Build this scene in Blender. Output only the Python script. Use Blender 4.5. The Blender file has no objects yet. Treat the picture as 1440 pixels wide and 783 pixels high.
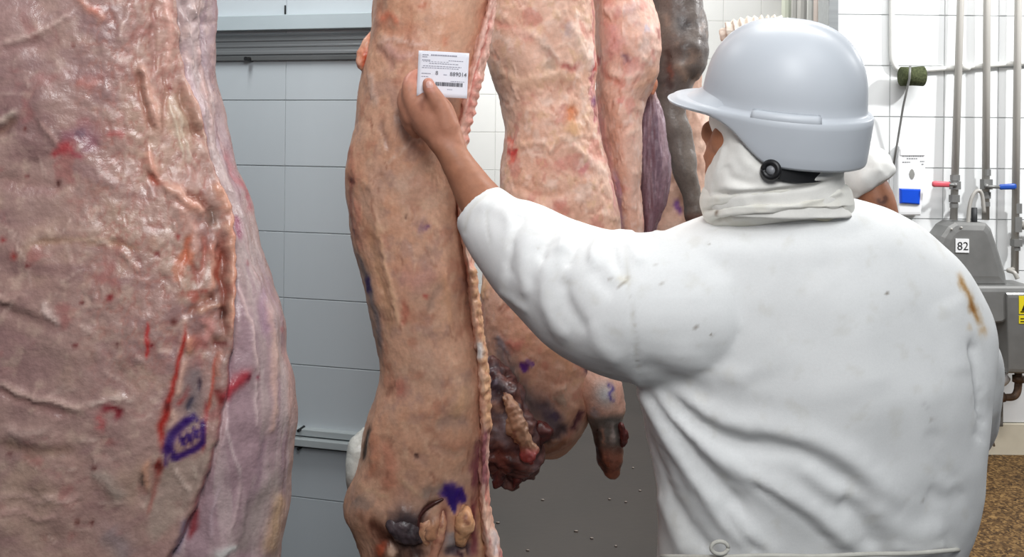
import bpy, bmesh, math, random
import numpy as np
from mathutils import Vector, Matrix

random.seed(7)
scene = bpy.context.scene
COL = scene.collection

# ------------------------------------------------------------------ camera, world, lights, exposure
F = 1300.0
CX, CY = 720.0, 190.0
CAM = np.array([0.0, 0.0, 1.6])
ROLL = 0.010
RIGHT = np.array([math.cos(ROLL), 0, math.sin(ROLL)])
UP = np.array([-math.sin(ROLL), 0, math.cos(ROLL)])
FWD = np.array([0.0, 1.0, 0.0])
cd = bpy.data.cameras.new('camera')
cam = bpy.data.objects.new('camera', cd)
COL.objects.link(cam)
cd.sensor_width = 36.0
cd.lens = F / 1440.0 * 36.0
cd.shift_y = (CY - 391.5) / 1440.0
cd.clip_start = 0.05
M4 = Matrix(((RIGHT[0], UP[0], 0, CAM[0]), (RIGHT[1], UP[1], -1, CAM[1]), (RIGHT[2], UP[2], 0, CAM[2]), (0, 0, 0, 1)))
cam.matrix_world = M4
scene.camera = cam

w = bpy.data.worlds.new('world')
scene.world = w
w.use_nodes = True
w.node_tree.nodes['Background'].inputs[0].default_value = (0.84, 0.93, 1.05, 1)
w.node_tree.nodes['Background'].inputs[1].default_value = 0.13

def area(name, loc, target, size, power, color=(1, 1, 1), sy=None):
    l = bpy.data.lights.new(name, 'AREA')
    l.energy = power
    l.color = color
    l.size = size
    if sy:
        l.shape = 'RECTANGLE'
        l.size_y = sy
    o = bpy.data.objects.new(name, l)
    COL.objects.link(o)
    o.location = loc
    d = Vector(target) - Vector(loc)
    o.rotation_euler = d.to_track_quat('-Z', 'Y').to_euler()
    return o

area('ceiling_lamp', (0.8, 0.4, 2.9), (0.05, 1.45, 2.05), 0.7, 10, (0.97, 0.985, 1), 0.9)
area('fill_light_front', (0.12, -0.3, 2.55), (0.0, 1.6, 1.65), 0.6, 30, (0.98, 0.99, 1), 0.9)  # added fill from behind the camera for the middle side and coat
area('ceiling_lamp_left', (-0.95, 2.1, 3.1), (-0.75, 3.15, 1.9), 0.3, 21, (0.97, 0.99, 1), 1.0)
area('ceiling_lamp_middle', (0.9, 2.3, 3.3), (0.8, 2.3, 0), 0.7, 34, (1, 0.98, 0.95), 1.6)
area('ceiling_lamp_back', (0.3, 5.2, 3.3), (0.3, 5.3, 0), 1.6, 76, (1, 0.99, 0.96), 1.2)
area('ceiling_lamp_right', (2.3, 3.2, 3.4), (2.4, 4.7, 1.2), 1.4, 38, (1, 1, 1), 0.5)
area('ceiling_lamp_sink', (3.75, 3.1, 3.25), (2.4, 4.7, 1.3), 0.16, 82, (1, 1, 1))

vs = scene.view_settings
vs.view_transform = 'Standard'
vs.look = 'None'
vs.gamma = 1.0
vs.use_curve_mapping = False
vs.exposure = 0.0

# ------------------------------------------------------------------ helpers
def P(px, py, d):
    a = (px - CX) / F * d
    b = (CY - py) / F * d
    return CAM + a * RIGHT + b * UP + d * FWD

def Pn(px, py, d):
    px = np.asarray(px, float); py = np.asarray(py, float); d = np.asarray(d, float)
    a = ((px - CX) / F * d)[..., None]
    b = ((CY - py) / F * d)[..., None]
    return CAM + a * RIGHT + b * UP + d[..., None] * FWD

def proj(V):
    Q = V - CAM
    d = np.maximum(Q @ FWD, 0.05)
    return CX + F * (Q @ RIGHT) / d, CY - F * (Q @ UP) / d, d

def lin(c):
    c = np.asarray(c, float) / 255.0
    return np.where(c <= 0.04045, c / 12.92, ((c + 0.055) / 1.055) ** 2.4)

def lin4(c):
    r = lin(c)
    return (float(r[0]), float(r[1]), float(r[2]), 1.0)

_rs = np.random.RandomState(3)
_perm = np.concatenate([_rs.permutation(256)] * 3).astype(np.int64)
_grad = _rs.normal(size=(256, 3)); _grad /= np.linalg.norm(_grad, axis=1)[:, None]

def noise(p):
    p = np.asarray(p, float)
    i = np.floor(p).astype(np.int64)
    f = p - i
    i &= 255
    u = f * f * f * (f * (f * 6 - 15) + 10)
    out = np.zeros(len(p))
    for dx in (0, 1):
        wx = u[:, 0] if dx else 1 - u[:, 0]
        for dy in (0, 1):
            wy = u[:, 1] if dy else 1 - u[:, 1]
            for dz in (0, 1):
                wz = u[:, 2] if dz else 1 - u[:, 2]
                h = _perm[_perm[_perm[(i[:, 0] + dx) & 255] + ((i[:, 1] + dy) & 255)] + ((i[:, 2] + dz) & 255)]
                g = _grad[h]
                out += wx * wy * wz * (g[:, 0] * (f[:, 0] - dx) + g[:, 1] * (f[:, 1] - dy) + g[:, 2] * (f[:, 2] - dz))
    return out * 1.5

def fbm(p, octv=4, gain=0.5):
    s = np.zeros(len(p)); a = 1.0; q = np.asarray(p, float)
    for k in range(octv):
        s += a * noise(q)
        q = q * 2.03 + 17.3
        a *= gain
    return s

def sstep(x, a, b):
    t = np.clip((x - a) / (b - a), 0, 1)
    return t * t * (3 - 2 * t)

def smooth_interp(ys, xs, y):
    """monotone-ish cubic through control points"""
    ys = np.asarray(ys, float); xs = np.asarray(xs, float); y = np.asarray(y, float)
    m = np.gradient(xs, ys)
    k = np.clip(np.searchsorted(ys, y) - 1, 0, len(ys) - 2)
    hh = ys[k + 1] - ys[k]
    t = np.clip((y - ys[k]) / hh, 0, 1)
    return ((2 * t**3 - 3 * t**2 + 1) * xs[k] + (t**3 - 2 * t**2 + t) * hh * m[k]
            + (-2 * t**3 + 3 * t**2) * xs[k + 1] + (t**3 - t**2) * hh * m[k + 1])

# ------------------------------------------------------------------ materials
MATS = {}
def nodes_of(name):
    m = bpy.data.materials.new(name)
    m.use_nodes = True
    nt = m.node_tree
    return m, nt, nt.nodes['Principled BSDF']

def mat(name, col, rough=0.5, metal=0.0, spec=0.5, var=0.08, vscale=8.0, bump=0.0, bscale=60.0, coat=0.0, stretch=(1, 1, 1), trans=0.0):
    """procedural material: colour with noise variation and noise bump, object coordinates"""
    if name in MATS:
        return MATS[name]
    m, nt, b = nodes_of(name)
    tc = nt.nodes.new('ShaderNodeTexCoord')
    mp = nt.nodes.new('ShaderNodeMapping')
    mp.inputs['Scale'].default_value = stretch
    nt.links.new(tc.outputs['Object'], mp.inputs['Vector'])
    n = nt.nodes.new('ShaderNodeTexNoise')
    n.inputs['Scale'].default_value = vscale
    n.inputs['Detail'].default_value = 5
    nt.links.new(mp.outputs['Vector'], n.inputs['Vector'])
    r = nt.nodes.new('ShaderNodeValToRGB')
    c = lin(col)
    lo = np.clip(c * (1 - var * 2), 0, 1); hi = np.clip(c * (1 + var * 1.2), 0, 1)
    r.color_ramp.elements[0].position = 0.3
    r.color_ramp.elements[1].position = 0.7
    r.color_ramp.elements[0].color = (*lo, 1)
    r.color_ramp.elements[1].color = (*hi, 1)
    nt.links.new(n.outputs['Fac'], r.inputs['Fac'])
    nt.links.new(r.outputs['Color'], b.inputs['Base Color'])
    b.inputs['Roughness'].default_value = rough
    b.inputs['Metallic'].default_value = metal
    b.inputs['Specular IOR Level'].default_value = spec
    if coat:
        b.inputs['Coat Weight'].default_value = coat
        b.inputs['Coat Roughness'].default_value = 0.15
    if trans:
        b.inputs['Transmission Weight'].default_value = trans
    if bump:
        n2 = nt.nodes.new('ShaderNodeTexNoise')
        n2.inputs['Scale'].default_value = bscale
        n2.inputs['Detail'].default_value = 4
        nt.links.new(mp.outputs['Vector'], n2.inputs['Vector'])
        bp = nt.nodes.new('ShaderNodeBump')
        bp.inputs['Strength'].default_value = bump
        bp.inputs['Distance'].default_value = 0.002
        nt.links.new(n2.outputs['Fac'], bp.inputs['Height'])
        nt.links.new(bp.outputs['Normal'], b.inputs['Normal'])
    MATS[name] = m
    return m

def painted(name, rough=0.4, spec=0.5, var=0.10, vscale=160.0, bump=0.35, bscale=230.0, bdist=0.0015, coat=0.0, stretch=(1, 1, 1), rvar=0.15, sss=0.0):
    """material whose colour comes from the mesh's own colour attribute plus fine procedural grain"""
    if name in MATS:
        return MATS[name]
    m, nt, b = nodes_of(name)
    at = nt.nodes.new('ShaderNodeAttribute'); at.attribute_name = 'Col'
    tc = nt.nodes.new('ShaderNodeTexCoord')
    mp = nt.nodes.new('ShaderNodeMapping'); mp.inputs['Scale'].default_value = stretch
    nt.links.new(tc.outputs['Object'], mp.inputs['Vector'])
    n = nt.nodes.new('ShaderNodeTexNoise'); n.inputs['Scale'].default_value = vscale; n.inputs['Detail'].default_value = 4
    nt.links.new(mp.outputs['Vector'], n.inputs['Vector'])
    mr = nt.nodes.new('ShaderNodeMapRange')
    mr.inputs['From Min'].default_value = 0.3; mr.inputs['From Max'].default_value = 0.7
    mr.inputs['To Min'].default_value = 1 - var; mr.inputs['To Max'].default_value = 1 + var
    nt.links.new(n.outputs['Fac'], mr.inputs['Value'])
    mul = nt.nodes.new('ShaderNodeVectorMath'); mul.operation = 'SCALE'
    nt.links.new(at.outputs['Color'], mul.inputs[0]); nt.links.new(mr.outputs['Result'], mul.inputs['Scale'])
    nt.links.new(mul.outputs['Vector'], b.inputs['Base Color'])
    n3 = nt.nodes.new('ShaderNodeTexNoise'); n3.inputs['Scale'].default_value = vscale * 0.35; n3.inputs['Detail'].default_value = 3
    nt.links.new(mp.outputs['Vector'], n3.inputs['Vector'])
    mr2 = nt.nodes.new('ShaderNodeMapRange')
    mr2.inputs['From Min'].default_value = 0.3; mr2.inputs['From Max'].default_value = 0.7
    mr2.inputs['To Min'].default_value = rough - rvar; mr2.inputs['To Max'].default_value = rough + rvar
    nt.links.new(n3.outputs['Fac'], mr2.inputs['Value'])
    nt.links.new(mr2.outputs['Result'], b.inputs['Roughness'])
    b.inputs['Specular IOR Level'].default_value = spec
    if coat:
        b.inputs['Coat Weight'].default_value = coat; b.inputs['Coat Roughness'].default_value = 0.2
    if sss:
        b.inputs['Subsurface Weight'].default_value = sss
        b.inputs['Subsurface Radius'].default_value = (0.012, 0.005, 0.004)
        b.inputs['Subsurface Scale'].default_value = 1.0
    n2 = nt.nodes.new('ShaderNodeTexNoise'); n2.inputs['Scale'].default_value = bscale; n2.inputs['Detail'].default_value = 5
    nt.links.new(mp.outputs['Vector'], n2.inputs['Vector'])
    bp = nt.nodes.new('ShaderNodeBump'); bp.inputs['Strength'].default_value = bump; bp.inputs['Distance'].default_value = bdist
    nt.links.new(n2.outputs['Fac'], bp.inputs['Height']); nt.links.new(bp.outputs['Normal'], b.inputs['Normal'])
    MATS[name] = m
    return m

# ------------------------------------------------------------------ object helpers
def link(name, me, material=None, parent=None):
    o = bpy.data.objects.new(name, me)
    COL.objects.link(o)
    if material is not None and not me.materials:
        me.materials.append(material)
    if parent is not None:
        o.parent = parent
    return o

def empty(name, loc=(0, 0, 0)):
    o = bpy.data.objects.new(name, None)
    o.empty_display_size = 0.05
    COL.objects.link(o)
    o.location = loc
    return o

def tag(o, label=None, cat=None, group=None, kind=None):
    if label: o['label'] = label
    if cat: o['category'] = cat
    if group: o['group'] = group
    if kind: o['kind'] = kind
    return o

def from_np(V, faces, smooth=True):
    me = bpy.data.meshes.new('mesh')
    me.from_pydata([tuple(v) for v in V], [], faces)
    if smooth:
        me.polygons.foreach_set('use_smooth', [True] * len(me.polygons))
    me.update()
    return me

def from_grid(V, rows, cols, caps=True):
    """closed tube grid, rows x cols vertices; fast creation"""
    n = rows * cols
    r = np.arange(rows - 1)[:, None]; c = np.arange(cols)[None, :]
    c2 = (c + 1) % cols
    q = np.stack([r * cols + c, r * cols + c2, (r + 1) * cols + c2, (r + 1) * cols + c], -1).reshape(-1, 4)
    loops = [q.reshape(-1)]
    totals = [np.full(len(q), 4)]
    if caps:
        V = np.vstack([V, V[:cols].mean(0), V[(rows - 1) * cols:n].mean(0)])
        cc = np.arange(cols); cn = (cc + 1) % cols
        t0 = np.stack([np.full(cols, n), cn, cc], -1)
        t1 = np.stack([np.full(cols, n + 1), (rows - 1) * cols + cc, (rows - 1) * cols + cn], -1)
        loops += [t0.reshape(-1), t1.reshape(-1)]
        totals += [np.full(2 * cols, 3)]
    loops = np.concatenate(loops).astype(np.int32); totals = np.concatenate(totals).astype(np.int32)
    me = bpy.data.meshes.new('mesh')
    me.vertices.add(len(V)); me.vertices.foreach_set('co', V.reshape(-1).astype(np.float32))
    me.loops.add(len(loops)); me.loops.foreach_set('vertex_index', loops)
    me.polygons.add(len(totals))
    st = np.concatenate([[0], np.cumsum(totals)[:-1]]).astype(np.int32)
    me.polygons.foreach_set('loop_start', st)
    me.polygons.foreach_set('use_smooth', np.ones(len(totals), bool))
    me.update(calc_edges=True)
    me.validate()
    nn = np.empty(len(V) * 3, np.float32); me.vertices.foreach_get('normal', nn)
    mid = V[:n].reshape(rows, cols, 3).mean(1, keepdims=True)
    if ((V[:n].reshape(rows, cols, 3) - mid).reshape(-1, 3) * nn.reshape(-1, 3)[:n]).sum() < 0:
        me.flip_normals()
    return me

def bm_mesh(bm, smooth=False):
    bmesh.ops.recalc_face_normals(bm, faces=bm.faces)
    me = bpy.data.meshes.new('mesh')
    bm.to_mesh(me); bm.free()
    if smooth:
        me.polygons.foreach_set('use_smooth', [True] * len(me.polygons))
    return me

def add_box(bm, c, s, bevel=0.0, rot=None):
    r = bmesh.ops.create_cube(bm, size=1.0)
    vs_ = r['verts']
    bmesh.ops.scale(bm, vec=s, verts=vs_)
    if bevel:
        es = list({e for v in vs_ for e in v.link_edges})
        g = bmesh.ops.bevel(bm, geom=es, offset=bevel, segments=2, affect='EDGES', profile=0.5)
        vs_ = list({v for f in g['faces'] for v in f.verts} | {v for v in vs_ if v.is_valid})
    if rot is not None:
        bmesh.ops.rotate(bm, cent=(0, 0, 0), matrix=rot, verts=vs_)
    bmesh.ops.translate(bm, vec=c, verts=vs_)
    return vs_

def frame_axes(t):
    t = Vector(t).normalized()
    a = Vector((0, 0, 1)) if abs(t.z) < 0.9 else Vector((1, 0, 0))
    u = t.cross(a).normalized()
    return t, u, t.cross(u).normalized()

def add_tube(bm, pts, radii, n=16, flat=(1, 1)):
    """smooth tube through 3-D points (closed ends)"""
    pts = [Vector(p) for p in pts]
    if not hasattr(radii, '__len__'):
        radii = [radii] * len(pts)
    radii = [float(r_) for r_ in radii]
    rings = []
    u = None
    for i, p in enumerate(pts):
        t = (pts[min(i + 1, len(pts) - 1)] - pts[max(i - 1, 0)]).normalized()
        if u is None:
            _, u, v = frame_axes(t)
        else:
            u = (u - t * u.dot(t)).normalized(); v = t.cross(u)
        v = t.cross(u)
        rings.append([bm.verts.new(p + radii[i] * (flat[0] * math.cos(2 * math.pi * k / n) * u + flat[1] * math.sin(2 * math.pi * k / n) * v)) for k in range(n)])
    for a, b in zip(rings[:-1], rings[1:]):
        for k in range(n):
            bm.faces.new((a[k], a[(k + 1) % n], b[(k + 1) % n], b[k]))
    bm.faces.new(rings[0][::-1]); bm.faces.new(rings[-1])

def spline(pts, n=8):
    """Catmull-Rom through tuples of any length"""
    A = np.array(pts, float)
    B = np.vstack([2 * A[0] - A[1], A, 2 * A[-1] - A[-2]])
    out = []
    for i in range(1, len(B) - 2):
        for k in range(n):
            t = k / n
            out.append(0.5 * (2 * B[i] + (B[i + 1] - B[i - 1]) * t + (2 * B[i - 1] - 5 * B[i] + 4 * B[i + 1] - B[i + 2]) * t * t + (3 * B[i] - B[i - 1] - 3 * B[i + 1] + B[i + 2]) * t**3))
    out.append(A[-1])
    return np.array(out)

def px_tube(bm, pts, n=20, sub=8, flat=(1, 1), cut=False, cut_end=False):
    """pts: (px, py, depth, radius in px) -> tapered rounded limb in the world"""
    S = spline(pts, sub)
    W = [P(a, b, d) for a, b, d, r in S]
    R = [max(0.0008, r / F * d) for a, b, d, r in S]
    # rounded ends
    d0 = np.array(W[0]) - np.array(W[1]); d0 /= np.linalg.norm(d0)
    d1 = np.array(W[-1]) - np.array(W[-2]); d1 /= np.linalg.norm(d1)
    a0 = [np.array(W[0]) + d0 * R[0] * math.sin(q) for q in (1.45, 1.1, 0.7, 0.35)]
    r0 = [R[0] * math.cos(q) for q in (1.45, 1.1, 0.7, 0.35)]
    a1 = [np.array(W[-1]) + d1 * R[-1] * math.sin(q) for q in (0.35, 0.7, 1.1, 1.45)]
    r1 = [R[-1] * math.cos(q) for q in (0.35, 0.7, 1.1, 1.45)]
    if cut: a0, r0 = [], []
    if cut_end: a1, r1 = [], []
    add_tube(bm, a0 + W + a1, r0 + R + r1, n, flat)

def add_ball(bm, c, r, sub=3, mtx=None):
    g = bmesh.ops.create_icosphere(bm, subdivisions=sub, radius=1.0)
    bmesh.ops.scale(bm, vec=r if hasattr(r, '__len__') else (r, r, r), verts=g['verts'])
    if mtx is not None:
        bmesh.ops.transform(bm, matrix=mtx, verts=g['verts'])
    bmesh.ops.translate(bm, vec=c, verts=g['verts'])

def voxel(bm, size, smooth=4, factor=0.5):
    """fuse overlapping shapes into one continuous surface"""
    me = bm_mesh(bm)
    o = bpy.data.objects.new('tmp', me); COL.objects.link(o)
    m = o.modifiers.new('r', 'REMESH'); m.mode = 'VOXEL'; m.voxel_size = size; m.use_smooth_shade = True
    if smooth:
        s = o.modifiers.new('s', 'SMOOTH'); s.factor = factor; s.iterations = smooth
    dg = bpy.context.evaluated_depsgraph_get()
    out = bpy.data.meshes.new_from_object(o.evaluated_get(dg))
    bpy.data.objects.remove(o); bpy.data.meshes.remove(me)
    out.polygons.foreach_set('use_smooth', [True] * len(out.polygons))
    return out

def text_bm(bm, body, origin, ex, ey, size, align='LEFT', extr=0.0):
    cu = bpy.data.curves.new('t', 'FONT'); cu.body = body; cu.size = size; cu.align_x = align
    cu.resolution_u = 3
    o = bpy.data.objects.new('t', cu); COL.objects.link(o)
    dg = bpy.context.evaluated_depsgraph_get()
    me = bpy.data.meshes.new_from_object(o.evaluated_get(dg))
    bpy.data.objects.remove(o)
    ex = Vector(ex); ey = Vector(ey); origin = Vector(origin)
    vv = [bm.verts.new(origin + ex * v.co.x + ey * v.co.y) for v in me.vertices]
    for f in me.polygons:
        try: bm.faces.new([vv[i] for i in f.vertices])
        except ValueError: pass
    bpy.data.meshes.remove(me)

def quad_bm(bm, origin, ex, ey, x0, y0, x1, y1):
    o = Vector(origin); ex = Vector(ex); ey = Vector(ey)
    bm.faces.new([bm.verts.new(o + ex * a + ey * b) for a, b in ((x0, y0), (x1, y0), (x1, y1), (x0, y1))])

# ------------------------------------------------------------------ sculpting + colouring of organic surfaces
class Surf:
    """relief and own colour of a surface; features are laid out on a chart of the front of the thing"""
    def __init__(self, me, base, seed=0):
        self.me = me
        n = len(me.vertices)
        co = np.empty(n * 3, np.float32); me.vertices.foreach_get('co', co)
        self.V = co.reshape(-1, 3).astype(float)
        no = np.empty(n * 3, np.float32); me.vertices.foreach_get('normal', no)
        self.N = no.reshape(-1, 3).astype(float)
        self.x, self.y, self.d = proj(self.V)
        view = self.V - CAM; view /= np.linalg.norm(view, axis=1)[:, None]
        self.front = sstep(-(self.N * view).sum(1), -0.15, 0.25)
        self.C = np.tile(np.asarray(base, float), (n, 1))
        self.h = np.zeros(n)
        self.seed = seed
        self.hs = 1.0
        q = self.V * 60 + seed * 7.7
        self.wx = noise(q); self.wy = noise(q + 31.1)
        q = self.V * 170 + seed * 3.1
        self.wx2 = noise(q); self.wy2 = noise(q + 11.1)
    def fbm(self, scale, octv=4, stretch=(1, 1, 1), off=0.0, gain=0.5):
        return fbm(self.V * np.asarray(stretch) * scale + self.seed * 5.3 + off, octv, gain)
    def mix(self, w, col):
        w = np.clip(w, 0, 1)[:, None]
        self.C = self.C * (1 - w) + np.asarray(col, float) * w
    def relief(self, scale, amp, octv=4, stretch=(1, 1, 1), off=0.0, mask=None, ridge=False):
        f = self.fbm(scale, octv, stretch, off)
        if ridge: f = 0.6 - 2 * np.abs(f)
        self.h += amp * f * (1 if mask is None else mask)
    def mottle(self, col, scale, lo, hi, a=1.0, octv=4, stretch=(1, 1, 1), off=0.0, mask=None):
        f = self.fbm(scale, octv, stretch, off)
        w = sstep(f, lo, hi) * a
        if mask is not None: w = w * mask
        self.mix(w, col)
    def stroke(self, pts, wd, col=None, a=1.0, h=0.0, wob=3.0, exp=2.0, fade=True, back=False, curve=True):
        pts = np.asarray(pts, float)
        if pts.ndim == 1: pts = pts[None, :]
        if curve and len(pts) > 2: pts = spline(pts, 5)
        ww = np.asarray(wd, float) if hasattr(wd, '__len__') else None
        wmax = float(ww.max()) if ww is not None else wd
        m = wmax * 3 + wob * 2 + 2
        ok = (self.x > pts[:, 0].min() - m) & (self.x < pts[:, 0].max() + m) & (self.y > pts[:, 1].min() - m) & (self.y < pts[:, 1].max() + m)
        if not back: ok &= self.front > 0.02
        idx = np.nonzero(ok)[0]
        if len(idx) == 0: return
        X = self.x[idx] + wob * self.wx[idx] + wob * 0.5 * self.wx2[idx]
        Y = self.y[idx] + wob * self.wy[idx] + wob * 0.5 * self.wy2[idx]
        best = np.full(len(idx), 1e9); tt = np.zeros(len(idx))
        if len(pts) == 1:
            best = np.hypot(X - pts[0, 0], Y - pts[0, 1])
        else:
            for i in range(len(pts) - 1):
                a0, b0 = pts[i], pts[i + 1]
                e = b0 - a0; L = (e @ e) + 1e-9
                t = np.clip(((X - a0[0]) * e[0] + (Y - a0[1]) * e[1]) / L, 0, 1)
                dd = np.hypot(X - a0[0] - t * e[0], Y - a0[1] - t * e[1])
                b = dd < best
                best[b] = dd[b]; tt[b] = (i + t[b]) / (len(pts) - 1)
        wloc = wd if ww is None else np.interp(tt, np.linspace(0, 1, len(ww)), ww)
        k = np.exp(-(best / wloc) ** exp)
        if fade and len(pts) > 1:
            k = k * np.clip(np.minimum(tt, 1 - tt) * 6 + 0.25, 0, 1)
        if not back: k = k * self.front[idx]
        if h: self.h[idx] += h * self.hs * k
        if col is not None:
            wk = np.clip(k * a, 0, 1)[:, None]
            self.C[idx] = self.C[idx] * (1 - wk) + np.asarray(col, float) * wk
    def region(self, pts, soft=6.0, wob=4.0):
        """soft 0..1 mask of a closed outline on the chart"""
        pts = np.asarray(pts, float)
        X = self.x + wob * self.wx + wob * 0.5 * self.wx2; Y = self.y + wob * self.wy + wob * 0.5 * self.wy2
        inside = np.zeros(len(X), bool); best = np.full(len(X), 1e9)
        for i in range(len(pts)):
            a0, b0 = pts[i], pts[(i + 1) % len(pts)]
            c = ((a0[1] > Y) != (b0[1] > Y))
            with np.errstate(divide='ignore', invalid='ignore'):
                xi = (b0[0] - a0[0]) * (Y - a0[1]) / (b0[1] - a0[1] + 1e-12) + a0[0]
            inside ^= c & (X < xi)
            e = b0 - a0; L = (e @ e) + 1e-9
            t = np.clip(((X - a0[0]) * e[0] + (Y - a0[1]) * e[1]) / L, 0, 1)
            best = np.minimum(best, np.hypot(X - a0[0] - t * e[0], Y - a0[1] - t * e[1]))
        s = np.where(inside, best, -best)
        return sstep(s, -soft, soft) * self.front
    def done(self):
        V = self.V + self.N * self.h[:, None]
        self.me.vertices.foreach_set('co', V.reshape(-1).astype(np.float32))
        c = np.ones((len(V), 4), np.float32); c[:, :3] = lin(np.clip(self.C, 0, 255))
        at = self.me.color_attributes.new('Col', 'FLOAT_COLOR', 'POINT')
        at.data.foreach_set('color', c.reshape(-1))
        self.me.update()

def loft(rows, dc, bf, bb, nrow, ncol, y0=None, y1=None, ex=(1.0, 1.0), frontfrac=0.7, bulge=None):
    """body of a hanging thing: rows (py, left, right) give its outline at depth dc; bf/bb = bulge towards / away from the viewer (m)"""
    R = np.array(rows, float)
    ys = np.linspace(R[0, 0] if y0 is None else y0, R[-1, 0] if y1 is None else y1, nrow)
    xl = smooth_interp(R[:, 0], R[:, 1], ys); xr = smooth_interp(R[:, 0], R[:, 2], ys)
    def cv(v):
        if hasattr(v, '__len__'):
            v = np.array(v, float); return np.interp(ys, v[:, 0], v[:, 1])
        return np.full(nrow, float(v))
    dc_, bf_, bb_ = cv(dc), cv(bf), cv(bb)
    nf = int(ncol * frontfrac); nb = ncol - nf
    th = np.concatenate([np.linspace(0, math.pi, nf, endpoint=False), np.linspace(math.pi, 2 * math.pi, nb, endpoint=False)])
    cs, sn = np.cos(th), np.sin(th)
    u = np.sign(cs) * np.abs(cs) ** ex[0]; v = np.sign(sn) * np.abs(sn) ** ex[1]
    cx = (xl + xr) / 2; hw = np.maximum((xr - xl) / 2, 0.5)
    PX = cx[:, None] + hw[:, None] * u[None, :]
    D = dc_[:, None] + np.zeros_like(PX)
    W = Pn(PX, np.repeat(ys[:, None], ncol, 1), D)
    off = np.where(v > 0, -v[None, :] * bf_[:, None], -v[None, :] * bb_[:, None])
    W[..., 1] += off
    return from_grid(W.reshape(-1, 3), nrow, ncol)
# ================================================================== THE ROOM
class Wall:
    """upright wall plane Y = y0 + m (X - x0); s runs along it to the right, z up, n towards the viewer"""
    def __init__(self, x0, y0, m):
        self.o = np.array([x0, y0, 0.0]); self.m = m
        k = math.hypot(1, m)
        self.t = np.array([1 / k, m / k, 0]); self.n = np.array([m / k, -1 / k, 0])
    def hit(self, px, py, lift=0.0):
        v = P(px, py, 1.0) - CAM
        o = self.o + self.n * lift
        a = ((o - CAM) @ self.n) / (v @ self.n)
        return CAM + v * a
    def sz(self, px, py):
        q = self.hit(px, py) - self.o
        return float(q @ self.t), float(q[2])
    def at(self, s, z, lift=0.0):
        return self.o + self.t * s + np.array([0, 0, z]) + self.n * lift
    def matrix(self):
        return Matrix(((self.t[0], -self.n[0], 0, self.o[0]), (self.t[1], -self.n[1], 0, self.o[1]), (0, 0, 1, 0), (0, 0, 0, 1)))
    def depth(self, px, py, lift=0.0):
        return float(self.hit(px, py, lift)[1])

def tile_wall(name, W, s_edges, z_edges, tile_mat, grout_mat, gap=0.004, proud=0.005, thick=0.12, gap_s=None):
    """wall slab with every tile a piece of its own"""
    bm = bmesh.new()
    s0, s1, z0, z1 = s_edges[0], s_edges[-1], z_edges[0], z_edges[-1]
    add_box(bm, ((s0 + s1) / 2, thick / 2, (z0 + z1) / 2), (s1 - s0, thick, z1 - z0))
    wall = link(name, bm_mesh(bm), grout_mat)
    wall.matrix_world = W.matrix()
    tag(wall, kind='structure')
    cache = {}
    for i in range(len(s_edges) - 1):
        for j in range(len(z_edges) - 1):
            a, b = s_edges[i + 1] - s_edges[i] - (gap if gap_s is None else gap_s), z_edges[j + 1] - z_edges[j] - gap
            key = (round(a, 4), round(b, 4))
            if key not in cache:
                bm = bmesh.new()
                e = 0.0012
                v = [bm.verts.new(p) for p in [(-a/2, 0, -b/2), (a/2, 0, -b/2), (a/2, 0, b/2), (-a/2, 0, b/2),
                     (-a/2+e, -proud, -b/2+e), (a/2-e, -proud, -b/2+e), (a/2-e, -proud, b/2-e), (-a/2+e, -proud, b/2-e)]]
                bm.faces.new(v[4:8])
                for k in range(4):
                    bm.faces.new((v[k], v[(k+1) % 4], v[4 + (k+1) % 4], v[4 + k]))
                bm.faces.new(v[3::-1])
                cache[key] = bm_mesh(bm); cache[key].materials.append(tile_mat)
            o = link('tile', cache[key], None, wall)
            o.location = ((s_edges[i] + s_edges[i+1]) / 2, -0.0002 - random.random() * 0.0006, (z_edges[j] + z_edges[j+1]) / 2)
    return wall

m_tile = mat('white_glazed_tile', (236, 238, 238), 0.22, spec=0.5, var=0.015, vscale=3)
m_tile_grey = mat('grey_white_panel_tile', (198, 206, 210), 0.3, spec=0.45, var=0.03, vscale=2.5, stretch=(1, 1, .4))
m_grout = mat('tile_joint', (176, 178, 178), 0.8, var=0.05)
m_grout_l = mat('panel_joint', (150, 156, 159), 0.8, var=0.05)
m_steel = mat('stainless_steel', (176, 173, 167), 0.34, metal=0.05, var=0.05, vscale=30, stretch=(1, 1, .1))
m_steel_d = mat('dull_stainless_steel', (136, 136, 134), 0.45, metal=0.4, var=0.06, vscale=12, bump=0.1, bscale=60)
m_alu = mat('brushed_rail', (150, 153, 154), 0.4, metal=0.5, var=0.05, vscale=40, stretch=(.05, 1, 1))
m_white_pl = mat('white_plastic', (238, 239, 240), 0.3, var=0.015)
m_conduit = mat('white_conduit_paint', (226, 226, 222), 0.4, var=0.03)
m_dark = mat('black_bolt', (24, 25, 26), 0.5)

# right wall: white tiles, washing place in front of it
WR = Wall(*P(1300, 307, 4.7)[:2], 0.0)
zt = [WR.sz(1300, y)[1] for y in (21.5, 92.5, 164.5, 236.5, 307.5)]
dz = (zt[0] - zt[-1]) / 4
s_a = WR.sz(1251, 120)[0]; dsv = WR.sz(1327, 120)[0] - s_a
s_left = WR.sz(1176, 60)[0]
zs = sorted([zt[-1] + dz * k for k in range(-6, 8)])
z_sk = WR.sz(1430, 594)[1]
zs = [z for z in zs if z > z_sk + 0.06]
zs = [z_sk] + zs
s_edges = [s_left] + [s_a + dsv * k for k in range(0, 10)]
wall_right = tile_wall('wall_right', WR, s_edges, zs, m_tile, m_grout)
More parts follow.
